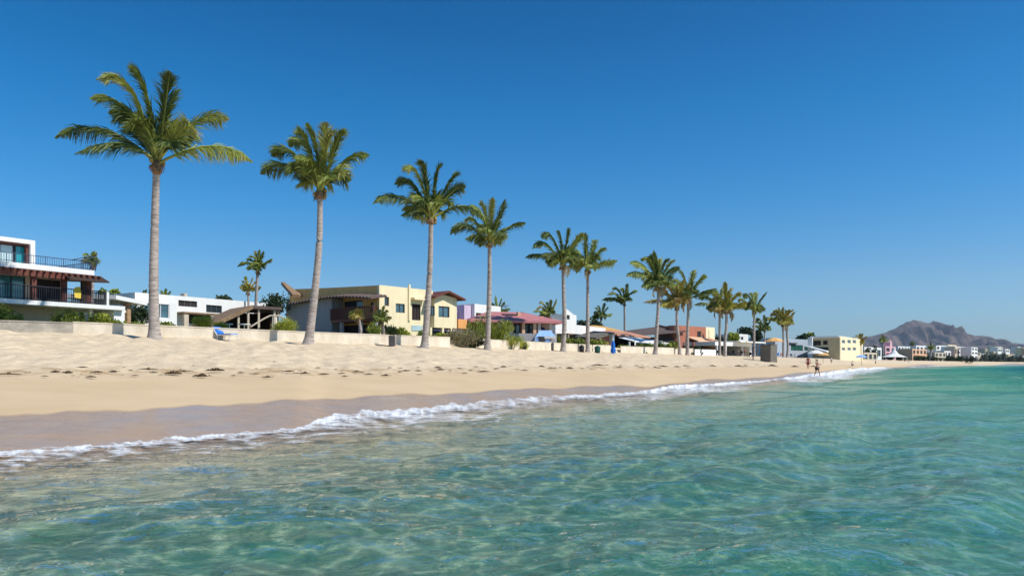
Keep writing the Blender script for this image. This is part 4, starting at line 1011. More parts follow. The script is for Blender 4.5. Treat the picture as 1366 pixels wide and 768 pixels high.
for px, m_ in ((666, 'beige'), (682, 'beige'), (698, 'peach'), (713, 'peach'), (719, 'beige'), (734, 'beige')): b.post(b.fx(px, -1), -1, -.5, ze - .24, .35, m_, 'pillar')
mb = MB(); x0 = b.fx(672, -1.2); mb.box(x0, L, -1.25, -1.05, -.5, b.fz(700, 444.5, -1.2)); b.build(mb, 'terrace_wall', 'greywall')
mb = MB(); q = b.rect(722, 733, 430, 442, .7); mb.box(q[0], q[1], .55, .75, q[2], q[3]); b.build(mb, 'end_wall_panel', 'beige')

# white tower house
b = Bld('white_tower_house', 'white house with a tall stepped corner tower behind the fifth beach palm', 'house', 741, 104, 769, 108)
zt = b.fz(755, 419); zt2 = b.fz(750, 411)
op = b.rect(756, 760, 420, 426); 
b.shell(b.fx(752), b.L, 0, 4, -.6, zt, [op], mat='white', name='tower_wall'); b.window(op, 0, 'glass', 'darkgrey', 0)
mb = MB(); x0 = b.fx(752); mb.prism([(x0, 0.002, zt), (x0 + .3, .002, zt2), (x0 + 1.0, .002, zt2 - .15), (b.L - .6, .002, zt)], (0, .3, 0)); b.build(mb, 'stepped_parapet', 'white')
z1 = b.fz(745, 431); b.shell(0, x0 - .02, 0, 5, -.6, z1, (), mat='white', name='low_wing_wall')
b = Bld('flat_white_house', 'low flat white house with dark shade beam, right of the white tower', 'house', 769, 112, 808, 122)
zt = b.fz(790, 435.5); b.shell(.02, b.L, 0, 7, -.6, zt, (), mat='white')
mb = MB(); q = b.rect(757, 784, 445.5, 447, -3); mb.box(q[0], q[1], -3.2, -.02, q[2], q[3]); b.build(mb, 'shade_beam', 'wood')
for px in (758, 770, 783): b.post(b.fx(px, -3.1), -3.1, -.6, q[2], .18, 'beige')
mb = MB(); q = b.rect(770, 784, 449, 453.5, -2.5); mb.box(q[0], q[1], -2.5, -2.2, -.6, q[3]); b.build(mb, 'garden_wall', 'white')

# ochre tiled house and clay roof with canopy
b = Bld('ochre_roof_house', 'small house under an ochre hipped tile roof beyond the flat white house', 'house', 801, 128, 826, 134)
ze = b.fz(810, 441); zr = b.fz(812, 436.5, 3); mb = MB(); hip(mb, -.8, b.L + 1, -1, 6, ze, zr + .1, 2.5); b.build(mb, 'roof', 'yroof')
mb = MB(); mb.box(0, b.L, 0, 5, -.6, ze - .23); b.build(mb, 'wall', 'peach')
mb = MB(); q = b.rect(808, 815, 442.5, 445); mb.box(q[0], q[1], -.06, -.004, q[2], q[3]); b.build(mb, 'window', 'darkin')
b = Bld('brown_hut', 'dark brown hut with a slanting roof at the garden wall beside the blue wrapped cloth', 'hut', 790, 100, 813, 104)
z0_ = b.fz(790, 450.5); z1 = b.fz(810, 445); x1 = b.L
mb = MB(); mb.prism([(-.3, -.8, z0_ - .2), (x1, -.8, z1), (x1, 2.5, z1 + .3), (-.3, 2.5, z0_ + .1)], (0, 0, .18)); b.build(mb, 'roof', 'tarp')
mb = MB(); mb.prism([(0, 0, -.5), (x1 - .1, 0, -.5), (x1 - .1, 0, z1), (0, 0, z0_ - .1)], (0, 2.2, 0)); b.build(mb, 'wall', 'terra')
mb = MB(); mb.box(x1, x1 + .55, -.5, 2, -.5, b.fz(815, 446)); b.build(mb, 'end_pier', 'white')
b = Bld('clay_roof_restaurant', 'open restaurant with clay tile roof and long white awning right of the blue wrapped cloth', 'restaurant', 816, 112, 868, 126)
ze = b.fz(830, 446, -1); zr = b.fz(830, 442, 3); x1 = b.fx(858)
mb = MB(); hip(mb, -.3, x1 + .8, -1, 4.5, ze, zr - .1, 3.5); b.build(mb, 'roof', 'tile')
mb = MB(); zc = b.fz(830, 448, -2.4); zc2 = b.fz(830, 453, -3); n = 14
for i in range(n):
    xa_, xb_ = x1 * i / n, x1 * (i + 1) / n; sg = lambda f: -.0 - .5 * (abs(f - .45) ** 2) * 2
    za, zb2 = sg(i / n), sg((i + 1) / n)
    mb.prism([(xa_, -3.6, zc2 + za), (xb_, -3.6, zc2 + zb2), (xb_, -1.1, zc + zb2), (xa_, -1.1, zc + za)], (0, 0, .07))
mb.box(0, x1, -3.64, -3.605, zc2 - .75, zc2 - .05); b.build(mb, 'awning', 'canvas')  # upright front valance added to catch the sun and brighten the awning
for px in (816, 839.5, 849.5, 858): b.post(b.fx(px, -3.2), -3.2, -.5, zc2 - .2, .22, 'white')
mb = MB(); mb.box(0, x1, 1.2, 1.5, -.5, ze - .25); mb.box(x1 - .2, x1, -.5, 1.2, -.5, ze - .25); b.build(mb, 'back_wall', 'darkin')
mb = MB()
q0, q1 = b.fx(860, -5), b.fx(893, -5); zq = b.fz(875, 454.5, -5); m_ = (q0 + q1) / 2; n = 12
for i in range(n):
    f0, f1 = i / n, (i + 1) / n; a0 = zq - .9 * (abs(f0 - .42) * 1.7) ** 1.6; a1 = zq - .9 * (abs(f1 - .42) * 1.7) ** 1.6
    mb.prism([(q0 + (q1 - q0) * f0, -5.5, a0), (q0 + (q1 - q0) * f1, -5.5, a1), (q0 + (q1 - q0) * f1, -3, a1 + .25), (q0 + (q1 - q0) * f0, -3, a0 + .25)], (0, 0, .08))
mb.box(q0 + .5, q1 - .5, -5.56, -5.51, zq - .75, zq - .2); oo = b.build(mb, 'side_awning', 'canvas')  # sunlit valance added here too, to whiten the awning
for x in (q0 + .2, m_, q1 - .2): b.post(x, -5.3, -.6, zq - 1.0 + (.75 if x == m_ else 0), .10, 'beige')

# dark roofed house with terracotta tower
b = Bld('dark_roof_house', 'long house with sweeping dark brown roof and rounded terracotta corner tower', 'house', 856, 132, 956, 150)
xt = b.fx(908); zt0 = b.fz(862, 447, -1); zt1 = b.fz(908, 441, -1)
mb = MB(); za = b.fz(852, 443.5, 2); zb2 = b.fz(905, 436.5, 2)
mb.prism([(-4.0, -1.2, zt0 - .3), (xt, -1.2, zt1 - .2), (xt, 5, zb2 + .3), (b.fx(884, 5), 5, zb2 + .1), (-3.5, 5, zt0 + .2)], (0, 0, .25)); b.build(mb, 'roof', 'darkroof')
mb = MB(); mb.box(-1.0, xt, 0, 5, -.5, zt0 - .25); b.build(mb, 'wall', 'darkin')
zT = b.fz(925, 435.5); xT = b.fx(938)
mb = MB(); b.wall(mb, xt - 1, xT, -.5, zT, -.6, .3, [b.rect(930, 936, 441.5, 450, -.6)]); mb.box(xt - 1, xt - .7, -.3, 5, -.5, zT); mb.box(xT - .3, xT, -.3, 5, -.5, zT); mb.box(xt - .7, xT - .3, 4.7, 5, -.5, zT); mb.box(xt - .7, xT - .3, -.3, 4.7, zT - .4, zT - .2); b.build(mb, 'tower_wall', 'terra')
mb = MB(); mb.tube([(xt - 1.0, .6, -.5), (xt - 1.0, .6, zT + .01)], 1.3, 16); b.build(mb, 'rounded_corner', 'terra')
b.window(b.rect(930, 936, 441.5, 450, -.6), -.6, 'darkin', 'cream', 0)
mb = MB(); x2 = b.fx(951); mb.box(xT + .01, x2, -.4, 4, b.fz(945, 452, -.4), zT + .05); mb.box(b.fx(943), b.fx(945), -.5, -.41, b.fz(945, 450), b.fz(945, 440)); b.build(mb, 'cream_wing', 'cream')
mb = MB(); q0 = b.fx(924, -2); q1 = b.fx(958, -2); zq = b.fz(940, 450.5, -1); mb.prism([(q0, -3.2, zq - .9), (q1, -3.2, zq - 1.0), (q1, -.62, zq - .2), (q0, -.62, zq)], (0, 0, .2)); b.build(mb, 'lower_tile_roof', 'peach')
mb = MB(); mb.box(q0 + .4, q1 - .6, .2, .5, -.5, zq - .3); b.build(mb, 'ground_floor_shade_panel', 'darkin')  # near-black wall colour carries the shade under the tile roof
for px in (925, 952): b.post(b.fx(px, -3), -3, -.5, zq - .95, .3, 'terra', 'pillar')
mb = MB(); q = b.rect(943, 951, 453, 464, -2.8); mb.tube([((q[0]+q[1])/2, -2.5, q[2]), ((q[0]+q[1])/2, -2.5, q[3])], (q[1]-q[0])/2, 12); b.build(mb, 'round_bay', 'tile')

# white beach restaurant
b = Bld('beach_restaurant', 'open white beach restaurant with thin flat roof and square end pillar', 'restaurant', 954, 136, 1004, 148)
zt = b.fz(980, 456.5); zt2 = b.fz(980, 461.5); x1 = b.fx(1003)
mb = MB(); mb.box(0, x1, -.0, 8, zt2, zt); mb.box(x1 - .9, x1, .01, 8, -.4, zt2); b.build(mb, 'wall', 'white')
mb = MB(); mb.box(b.fx(985, -1), b.fx(1019, -1), -1.4, 6, zt + .02, zt + .25); b.build(mb, 'thin_roof', 'white')
for px in (956, 968, 990): b.post(b.fx(px, .15), .15, -.4, zt2, .3, 'white', 'pillar')
mb = MB(); mb.box(.3, x1 - 1, 5, 5.3, -.4, zt2); b.build(mb, 'back_wall', 'tarp')
b = Bld('small_white_house', 'small white house with one dark window above the beach restaurant roof', 'house', 983, 190, 998, 194)
zt = b.fz(990, 445.5); op = b.rect(988, 991.5, 449, 453); b.shell(0, b.L, 0, 5, -.5, zt, [op], mat='white'); b.window(op, 0, 'glass', 'darkgrey', 0)
b = Bld('tarpaulin_hut', 'square grey tarpaulin hut standing forward on the sand near the beach restaurant', 'hut', 1006, 118, 1028, 116.5)
zt = b.fz(1017, 459.5); mb = MB(); x1 = b.L
zz = lambda q: -.35
mb.box(1.0, x1, 0, .06, -.6, zt - .05); mb.box(x1 - .06, x1, .07, 3.4, -.6, zt - .05); mb.box(-.1, x1 - .07, 3.4, 3.46, -.6, zt - .2); b.build(mb, 'canvas_side', 'tarp')
mb = MB(); mb.prism([(-.3, -.4, zt - .5), (x1 + .1, -.2, zt + .02), (x1 + .1, 3.7, zt + .05), (-.3, 3.7, zt - .1)], (0, 0, .08)); b.build(mb, 'canvas_roof', 'tarp')
b.post(-.1, -.2, -.6, zt - .4, .12, 'dkwood'); b.post(.3, 3.2, -.6, zt - .2, .12, 'dkwood')
# grey blue building, apartment block with shade painted on its side
b = Bld('grey_blue_building', 'long grey blue building with dark green windows behind the pair of round palms', 'building', 1040, 215, 1082, 232)
zt = b.fz(1060, 452); ops = [b.rect(1055, 1071, 460, 467.5), b.rect(1073, 1078, 462, 467.5)]
b.shell(-3, b.L, 0, 9, -.5, zt, ops, mat=stucco('grey_blue_render', (.42, .48, .55)))
for o_ in ops: b.window(o_, 0, 'greenglass', 'darkgrey', 2)
mb = MB(); q = b.rect(1052, 1062, 457, 458.3); mb.box(q[0], q[1], -.5, -.01, q[2], q[3]); b.build(mb, 'ledge', 'darkgrey')
b = Bld('apartment_block', 'three storey cream apartment block with its side shade painted in olive, white roof slab on the left', 'building', 1121, 212, 1151, 243)
zt = b.fz(1121, 448.5); L = b.L
fo = []
for (p0, p1) in ((1123, 1127.5), (1130.5, 1135), (1137.5, 1142)): fo += [b.rect(p0, p1, 453, 458), b.rect(p0, p1, 463, 467.5)]
yS = b.S(1083, 455)[0]
so_ = [b.srect(1085, 1095, 454, 460.5), b.srect(1098, 1104, 454, 459.5), b.srect(1085, 1105, 463, 468)]
mb = MB(); b.wall(mb, 0, L, -.5, zt, 0, .3, fo); b.build(mb, 'wall', 'cream')
mb = MB(); b.wall(mb, .3, yS, -.5, zt - .4, .002, .3, so_, 'S'); mb.box(.3, L, yS - .3, yS, -.5, zt - .4); mb.box(L - .3, L, .3, yS - .3, -.5, zt - .4); b.build(mb, 'side_wall', 'olive')  # olive tone is the side's shade put into the wall colour
mb = MB(); mb.box(-.4, L, .31, yS + .4, zt - .38, zt + .15); b.build(mb, 'roof_slab', 'white')
for o_ in fo: b.window(o_, 0, 'glass', 'white', 0, fw=.12)
for o_ in so_: b.window(o_, .002, 'darkin', 'dkwood', 1, axis='S', fw=.1, dep=.15)
mb = MB(); y0, z0 = b.S(1104, 469, -2); y1, z1 = b.S(1076, 463, -2)
mb.prism([(-2.5, y0, z0 - .3), (-2.5, y1, z1), (-.01, y1, z1 + .3), (-.01, y0, z0)], (0, 0, .35)); b.build(mb, 'sloping_canopy', 'white')
mb = MB(); y0, z0 = b.S(1078, 450, -1); mb.box(-1.4, .6, y0 - 1.2, y0, -.5, z0); b.build(mb, 'white_end_tower', 'white')

# ---------------------------------------------------------------- garden and beach walls
def wall_run(label, u0, u1, hpx0, hpx1, mat, name='beach_wall', dY=1.0, th=.3, step=8):
    us = list(np.arange(u0, u1, step)) + [u1]; top = []; 
    o = empty(name, GP(us[0], backY(us[0]) * dY)); g0 = o.location.copy(); V = []; fc = []
    for i, u in enumerate(us):
        Y = backY(u) * dY; h = (hpx0 + (hpx1 - hpx0) * i / (len(us) - 1)) * Y / F
        zb = land_z(u, min(Y, backY(u))); p = Vector((Xof(u, Y), Y, 0))
        for (dy, z) in ((0, zb - .5), (0, zb + h), (th, zb + h), (th, zb - .5)):
            V.append((p.x - g0.x, p.y + dy - g0.y, z - g0.z))
        if i:
            k = 4 * i; j = k - 4
            for a in range(4): fc.append((j + a, j + (a + 1) % 4, k + (a + 1) % 4, k + a))
    fc.append((0, 3, 2, 1)); k = 4 * (len(us) - 1); fc.append((k, k + 1, k + 2, k + 3))
    mb = MB(); mb.v = V; mb.f = fc; mb.build('masonry', M[mat], o)
    cp = MB(); top = [V[4*i+1] for i in range(len(us))]
    vs = []; f2 = []
    for i, t in enumerate(top):
        for (dy, dz) in ((-.04, .002), (-.04, .07), (th + .04, .07), (th + .04, .002)): vs.append((t[0], t[1] + dy, t[2] + dz))
        if i:
            k = 4 * i; j = k - 4
            for a in range(4): f2.append((j + a, j + (a + 1) % 4, k + (a + 1) % 4, k + a))
    f2.append((0, 3, 2, 1)); k = 4 * (len(top) - 1); f2.append((k, k + 1, k + 2, k + 3))
    cp.v = vs; cp.f = f2; cp.build('coping', M[mat], o)
    tag(o, label, 'wall'); return o
wall_run('weathered grey low wall at the far left end of the beach', -300, 97, 13, 13.5, 'gwall2')
wall_run('long sandy coloured low wall from the far left palm to the tangled shrubs', 97.6, 600, 14.5, 12, 'gwall')
wall_run('low sandy wall between the shrub tangle and the white tower house', 634, 790, 11, 8.5, 'gwall')
wall_run('low sandy wall in front of the restaurant with the clay tile roof', 828, 925, 8, 8, 'gwall')
wall_run('bright white low planter wall under the terracotta tower', 927, 955, 7.5, 7.5, 'white', dY=.985)
wall_run('short sandy wall stub beside the blue wrapped cloth', 791, 815, 8.5, 8.5, 'gwall', dY=1.004)

# a thin aerial standing on a roof
def aerial(label, px, py, Y, hpx):
    p = PT(px, py, Y); o = empty('roof_aerial', p); h = hpx * Y / F
    mb = MB(); mb.tube([(0, 0, -.6), (0, 0, h)], .03, 5); mb.build('mast', M['darkgrey'], o)
    mb = MB()
    for q, w in ((.98, .5), (.88, .4), (.78, .3)): mb.tube([(-w, 0, h * q), (w, 0, h * q)], .018, 4)
    mb.build('crossbars', M['darkgrey'], o); tag(o, label, 'aerial')
aerial('thin aerial above the red roof', 674, 418, 90, 11)

# ---------------------------------------------------------------- planting behind the wall
S = shrub
S('bright green shrub at the left edge on the weathered wall', 4, 49, 26, 25, 'bush', 101)
S('low shrub with pale flowers on the weathered wall', 22, 48.5, 22, 13, 'bush', 102)
S('dark spiky shrub under the balcony, left of the yellow cloth', 84, 50, 26, 22, 'bush', 103, True)
S('leafy shrub under the balcony corner', 100, 50.5, 22, 21, 'bush', 104)
S('wide bright green shrub at the annex', 130, 51.5, 34, 18, 'bushy', 105)
S('low green shrub between annex column and tallest palm', 158, 52, 34, 12, 'bush', 106)
S('low dark shrub just left of the tallest palm', 186, 53, 24, 8, 'bush', 107)
S('low dark shrub just right of the tallest palm', 226, 54, 28, 9, 'bush', 108)
S('round yellow green bush left of the lean-to shelter', 268, 55, 28, 15, 'bushy', 109, True, py=437)
S('small yellow green bush at the foot of the sloping roof', 294, 55.5, 16, 10, 'bushy', 110, True)
S('big round yellow green bush right of the lean-to shelter', 373, 56, 48, 18, 'bushy', 111, True, n=1500)
S('spiky palm like shrub at the round balcony', 497, 61, 20, 18, 'bush', 112, True)
S('dark shrub behind the tall grey planter', 515, 64, 12, 17, 'dktree', 113)
S('dark leafy shrub under the cream front, left of its doorway', 535, 64.5, 24, 13, 'bush', 114)
S('shrub under the cream front beside the third palm', 560, 66, 18, 11, 'bush', 115)
S('low hedge under the gabled wing', 583, 67.5, 30, 9, 'bushy', 116)
S('low shrub under the orange balcony', 606, 69, 24, 12, 'bush', 117)
S('tall arching green shrub left of the fourth palm', 638, 72, 36, 30, 'bush', 118, True, n=1300)
S('leafy green shrub directly right of the fourth palm', 664, 73, 36, 28, 'bush', 119, True, n=1500)
S('lower green shrub before the red roofed veranda', 682, 74, 34, 15, 'bushy', 120, True)
S('shrub with orange flowers at the veranda steps', 697, 76, 20, 9, 'bushy', 121)
S('green hedge left of the fifth palm', 741, 90, 18, 12, 'bush', 122)
S('green hedge right of the fifth palm', 765, 92, 26, 13, 'bush', 123)
S('green hedge before the brown hut', 793, 97, 30, 12, 'bush', 124)
S('dark green netted shrub in front of the clay roofed restaurant', 832, 106, 14, 11, 'bush', 125, py=472)
S('hedge under the clay roofed restaurant awning', 862, 110, 34, 8, 'bush', 126)
S('hedge below the small curved awning', 886, 112, 30, 10, 'bush', 127)
S('tiny round shrub on the sand before the low wall', 858, 103.5, 7, 5, 'bush', 128, py=473)
S('dark potted shrub left of the bright white planter wall', 930, 119, 10, 11, 'dktree', 129, py=474)
# tangled dead palm skirt and agaves on the sand
S('tangled heap of grey green palm fronds leaning on the wall by the fourth palm', 618, 67, 40, 24, 'dry', 130, True, py=464.5, n=1600, name='frond_heap', cat='plant heap')
S('dark tangled brush at the foot of the fourth palm', 634, 67.5, 26, 14, 'dktree', 131, True, py=465, n=1000, name='brush_heap', cat='plant heap')
# trees behind
tree('dark green tree behind the annex and stone column', 180, 66, 410, 34, 26, seed=140)
tree('dark spreading tree behind the lean-to shelter', 370, 78, 393, 34, 30, seed=141)
tree('dark round tree behind the right end of the red roof', 742, 112, 421, 16, 16, seed=142, n=900)
tree('dark tree on the white houses roofline, left of the sixth palm', 778, 150, 429, 16, 10, seed=143, n=700)
tree('bushy green tree right of the sixth palm above the flat white house', 796, 150, 430, 22, 10, seed=144, n=800)
tree('yellow green tree left of the small white house', 979, 180, 444, 18, 14, 'bushy', 145, 800)
tree('dark tree behind the pair of crossing palms', 956, 185, 448, 22, 14, seed=146, n=700)
tree('dark round tree right of the small white house', 1010, 190, 442, 14, 14, seed=147, n=700)
tree('flat topped dark tree left of the small white house', 994, 200, 437, 22, 9, seed=148, n=600)
tree('dark tree showing above the grey blue building', 1069, 260, 446, 14, 8, seed=149, n=500)
tree('green tree beside the white end tower of the apartment block', 1081, 262, 444, 9, 10, 'bush', 150, 500)
tree('small dark tree above the long white house roof', 297, 105, 396, 18, 6, seed=151, n=500)
tree('small tree behind the modern house, left of two', 137, 80, 387, 12, 6, 'bush', 152, 400)
tree('small tree behind the modern house, right of two', 152, 82, 387, 14, 7, 'bush', 153, 400)

# ---------------------------------------------------------------- things on the sand by the wall
def thing(name, label, cat, px, py=None, Y=None, rz=0, group=None):
    p = on_beach(px, py) if Y is None else GP(px, Y)
    if Y is not None and py is not None: p.z = H + (HZ - py) * Y / F
    o = empty(name, p, rz); tag(o, label, cat, group); return o, p.y / F
def lounger(label, px, py, rz, cloth):
    o, s = thing('sun_lounger', label, 'sun lounger', px, py, rz=rz)
    mb = MB(); mb.tube([(-.9, -.3, .32), (.5, -.3, .32), (.95, -.3, .85)], .03, 6); mb.tube([(-.9, .3, .32), (.5, .3, .32), (.95, .3, .85)], .03, 6)
    mb.tube([(-.9, -.3, .32), (-.9, .3, .32)], .03, 6); mb.tube([(.95, -.3, .85), (.95, .3, .85)], .03, 6); mb.build('frame', M['white'], o)
    for x, y in ((-.8, -.3), (-.8, .3), (.45, -.3), (.45, .3)):
        mb = MB(); mb.tube([(x, y, -.05), (x, y, .32)], .03, 6); mb.build('leg', M['white'], o)
    mb = MB(); mb.prism([(-.88, -.28, .33), (.5, -.28, .33), (.93, -.28, .84), (.90, -.28, .90), (.47, -.28, .40), (-.88, -.28, .40)], (0, .56, 0)); mb.build('sling', M[cloth], o)
    return o
lounger('blue sun lounger on the sand by the wall, between the two nearest palms', 301, 453, 2.6, 'bluecloth')
o, s = thing('planter', 'tall dark grey planter against the wall in front of the yellow house', 'planter', 523, 461.5)
w = 8 * s; h = 14 * s; mb = MB(); mb.prism([(-w * .42, -w * .42, -.1), (w * .42, -w * .42, -.1), (w * .42, w * .42, -.1), (-w * .42, w * .42, -.1)], (0, 0, h * .1)); mb.box(-w / 2, w / 2, -w / 2, w / 2, .0, h); mb.build('pot', M['darkgrey'], o)
fo = link('foliage', leaf_blob(160, 500, w * .65, w * .5, 9 * s, .2, spiky=True), M['dktree'], o); fo.location = (0, 0, h)
def board(label, px, py, wpx, hpx, mat, rz=0, name='board', cat='board', rounded=True):
    o, s = thing(name, label, cat, px, py, rz=rz); w, h = wpx * s / 2, hpx * s
    if rounded: P = [(w * math.cos(a), 0, h * .55 + h * .45 * math.sin(a)) for a in np.linspace(0, math.pi, 9)] + [(-w, 0, -.1), (w, 0, -.1)]
    else: P = [(w, 0, h), (-w, 0, h), (-w, 0, -.1), (w, 0, -.1)]
    mb = MB(); mb.prism(P, (0, .08, 0)); mb.build('panel', M[mat], o)
    mb = MB()
    for x in (-w * .6, w * .6): mb.tube([(x, .08, h * .7), (x, .6, -.1)], .035, 5)
    mb.build('strut', M['wood'], o); return o
board('tall square dark grey panel on the wall, left of the second palm', 335, 453.5, 9.5, 15, 'darkgrey', rounded=False)  # flat dark grey panel set upright by the wall
board('small round topped grey panel just left of the second palm', 357, 454, 7, 9, 'darkgrey', name='round_top_panel')
# covered boards and bins further on
def bin_(label, px, py, wpx, hpx, mat='black', name='bin', cat='bin'):
    o, s = thing(name, label, cat, px, py); w, h = wpx * s / 2, hpx * s
    mb = MB(); mb.tube([(0, 0, -.08), (0, 0, h * .3), (0, 0, h * .82)], [w * .78, w * .95, w], 14); mb.build('body', M[mat], o, True)
    mb = MB(); mb.tube([(0, 0, h * .82), (0, 0, h * .88), (0, 0, h)], [w * 1.08, w * 1.05, w * .35], 14); mb.build('lid', M[mat], o, True)
    mb = MB(); mb.tube([(-w * .4, 0, h * .98), (-w * .2, 0, h * 1.05), (w * .2, 0, h * 1.05), (w * .4, 0, h * .98)], .03, 5); mb.build('handle', M[mat], o); return o
bin_('black bin at the wall below the shrub with orange flowers', 700, 466.5, 4.5, 10)
bin_('slim dark grey bin left of the fifth palm', 737, 468, 4, 11, 'darkgrey')
bin_('squat black bin touching the foot of the sixth palm', 776, 469.5, 7, 9)
bin_('dark green bin on the sand right of the sixth palm', 797, 470.5, 8, 9, 'greencloth')
# wrapped parasol of blue cloth
def folded_parasol(label, px, py, wpx, hpx, mat):
    o, s = thing('folded_parasol', label, 'parasol', px, py); w, h = wpx * s / 2, hpx * s
    mb = MB(); mb.tube([(0, 0, -.1), (0, 0, h * 1.03)], .04, 6); mb.build('pole', M['white'], o)
    mb = MB(); rng = random.Random(7); n = 12; V = []
    for i, (z, r) in enumerate(((h * .06, w * .85), (h * .3, w), (h * .55, w * .62), (h * .62, w * .75), (h * .88, w * .5), (h, w * .12))):
        for k in range(n):
            a = 2 * math.pi * k / n; q = r * (1.12 if k % 2 else .85); V.append((q * math.cos(a), q * math.sin(a), z))
    mb.v = V; mb.f = [(i * n + k, i * n + (k + 1) % n, (i + 1) * n + (k + 1) % n, (i + 1) * n + k) for i in range(5) for k in range(n)] + [tuple(range(n))[::-1], tuple(5 * n + k for k in range(n))]
    mb.build('canopy', M[mat], o); return o
folded_parasol('tall royal blue folded parasol at the end of the wall by the brown hut', 818, 472, 7, 18, 'bluecloth')
def open_parasol(label, px, Y, py_top, wpx, mat, hpx=None, pole='wood', py=None):
    o, s = thing('parasol', label, 'parasol', px, py, Y); top = H + (HZ - py_top) * Y / F - o.location.z; w = wpx * s / 2; r = w * .42
    mb = MB(); mb.tube([(0, 0, -.2), (0, 0, top)], .035, 6); mb.build('pole', M[pole], o)
    mb = MB(); n = 16; V = [(0, 0, top)]
    for rr, z in ((.35, top - r * .18), (.7, top - r * .5), (1, top - r)):
        for k in range(n):
            a = 2 * math.pi * k / n; V.append((w * rr * math.cos(a), w * rr * math.sin(a), z - (.03 * w if k % 2 else 0)))
    f = [(0, 1 + k, 1 + (k + 1) % n) for k in range(n)] + [(1 + i * n + k, 1 + (i + 1) * n + k, 1 + (i + 1) * n + (k + 1) % n, 1 + i * n + (k + 1) % n) for i in range(2) for k in range(n)]
    V2 = [(x, y, z - .03) for x, y, z in V]; k0 = len(V); f2 = [tuple(k0 + i for i in q)[::-1] for q in f]
    rim = [(1 + 2 * n + k, 1 + 2 * n + (k + 1) % n, k0 + 1 + 2 * n + (k + 1) % n, k0 + 1 + 2 * n + k) for k in range(n)]
    mb.v = V + V2; mb.f = f + f2 + rim; mb.build('canopy', M[mat], o); return o
open_parasol('open bright blue parasol on the open sand before the apartment block', 1149, 150, 473, 15, simple and 'skycloth', py=486.5)
open_parasol('navy parasol standing over the pale blue tent', 721, 86, 436, 14, 'navy')
open_parasol('dark parasol in front of the flat white house', 792, 104, 443.5, 8, 'black')
open_parasol('orange parasol tilted over the terrace beside the tarpaulin hut', 1033, 150, 450, 24, 'orangecloth')
open_parasol('white parasol on the sand before the apartment block', 1088, 140, 466.5, 22, 'canvas')
open_parasol('wide tan parasol right behind the bathers', 1098, 150, 470, 16, 'orangecloth')
# pale blue tent
o, s = thing('beach_tent', 'pale blue and white beach tent with blue side cloths behind the wall', 'tent', 727, Y=84.5)
w = 2.2; ze = H + (HZ - 449) * s * 1 - o.location.z; zt = H + (HZ - 440.5) * s - o.location.z; ws = 13.0 * s
mb = MB(); mb.add([(-ws, -1, ze), (ws, -1, ze), (ws, 1.5, ze), (-ws, 1.5, ze), (-ws * .55, .2, zt), (ws * .6, .2, zt)], [(0, 1, 5, 4), (1, 2, 5), (2, 3, 4, 5), (3, 0, 4), (0, 3, 2, 1)]); mb.build('canopy', M['skycloth'], o)
mb = MB(); mb.box(-.1, ws * 1.0, -1.06, -1.01, ze - .25, ze + .02); mb.build('valance', M['canvas'], o)
for x in (-ws * .9, ws * .25):
    mb = MB(); mb.prism([(x - .35, -1.0, -.1), (x + .35, -1.0, -.1), (x + .12, -1.0, ze), (x - .2, -1.0, ze)], (0, .05, 0)); mb.build('side_cloth', M['skycloth'], o)
mb = MB(); mb.box(-ws * .65, 0, .9, 1.0, -.1, ze * .75); mb.build('back_cloth', M['bluecloth'], o)
for x in (-ws, ws): 
    mb = MB(); mb.tube([(x, -1, -.1), (x, -1, ze)], .03, 5); mb.tube([(x, 1.5, -.1), (x, 1.5, ze)], .03, 5); mb.build('pole', M['white'], o)

# ---------------------------------------------------------------- seaweed and driftwood on the tide line
def weed(seed, n=60, stick=False):
    rng = random.Random(seed); mb = MB()
    if stick:
        mb.tube([(-.9, 0, .03), (-.3, .06, .07), (.4, -.03, .05), (.9, .05, .03)], [.03, .05, .045, .02], 6)
    for i in range(n):
        a = rng.uniform(0, 6.28); r = rng.random() ** .7; x, y = math.cos(a) * r * .5, math.sin(a) * r * .22; L = rng.uniform(.08, .25); q = rng.uniform(0, 3.14); hz = .13 * (1 - r) + .02
        mb.tube([(x - math.cos(q) * L, y - math.sin(q) * L * .5, .0), (x, y, hz + rng.uniform(0, .06)), (x + math.cos(q) * L, y + math.sin(q) * L * .5, .0)], [.015, rng.uniform(.02, .05), .012], 4)
    me = mb.mesh('weed'); return me
rc0 = random.Random(77)
WM = [weed(1, 70), weed(2, 45), weed(3, 30), weed(4, 6, True)]
for m_ in WM: m_.materials.append(M['seaweed'])
named = [(74, 498, 8, 0, 'left one of the two biggest dark seaweed heaps on the tide line'), (91, 499, 10, 1, 'right one of the two biggest dark seaweed heaps on the tide line'),
 (12, 501.5, 26, 3, 'long thin driftwood stick at the left edge of the tide line'), (198, 494.5, 22, 3, 'driftwood stick on the sand below the tallest palm'), (231, 500.5, 15, 0, 'broad dark seaweed patch below and right of the tallest palm'),
 (246, 497.5, 20, 3, 'driftwood stick lying over the broad seaweed patch'), (288, 496, 14, 1, 'dark seaweed heap below the blue sun lounger'), (270, 504, 15, 2, 'flat seaweed patch lower down, below the blue sun lounger')]
for i, (px, py, w, k, lb) in enumerate(named):
    p = on_beach(px, py); o = bpy.data.objects.new('driftwood' if k == 3 else 'seaweed_heap', WM[k]); COL.objects.link(o); s = w * p.y / F
    p.z += .05; o.location = p; o.scale = (s / 1.5,) * 3 if k == 3 else (s * 1.45, s * 1.5, s * 1.5); o.rotation_euler.z = random.Random(i).uniform(-.2, .2); tag(o, lb, 'driftwood' if k == 3 else 'seaweed')
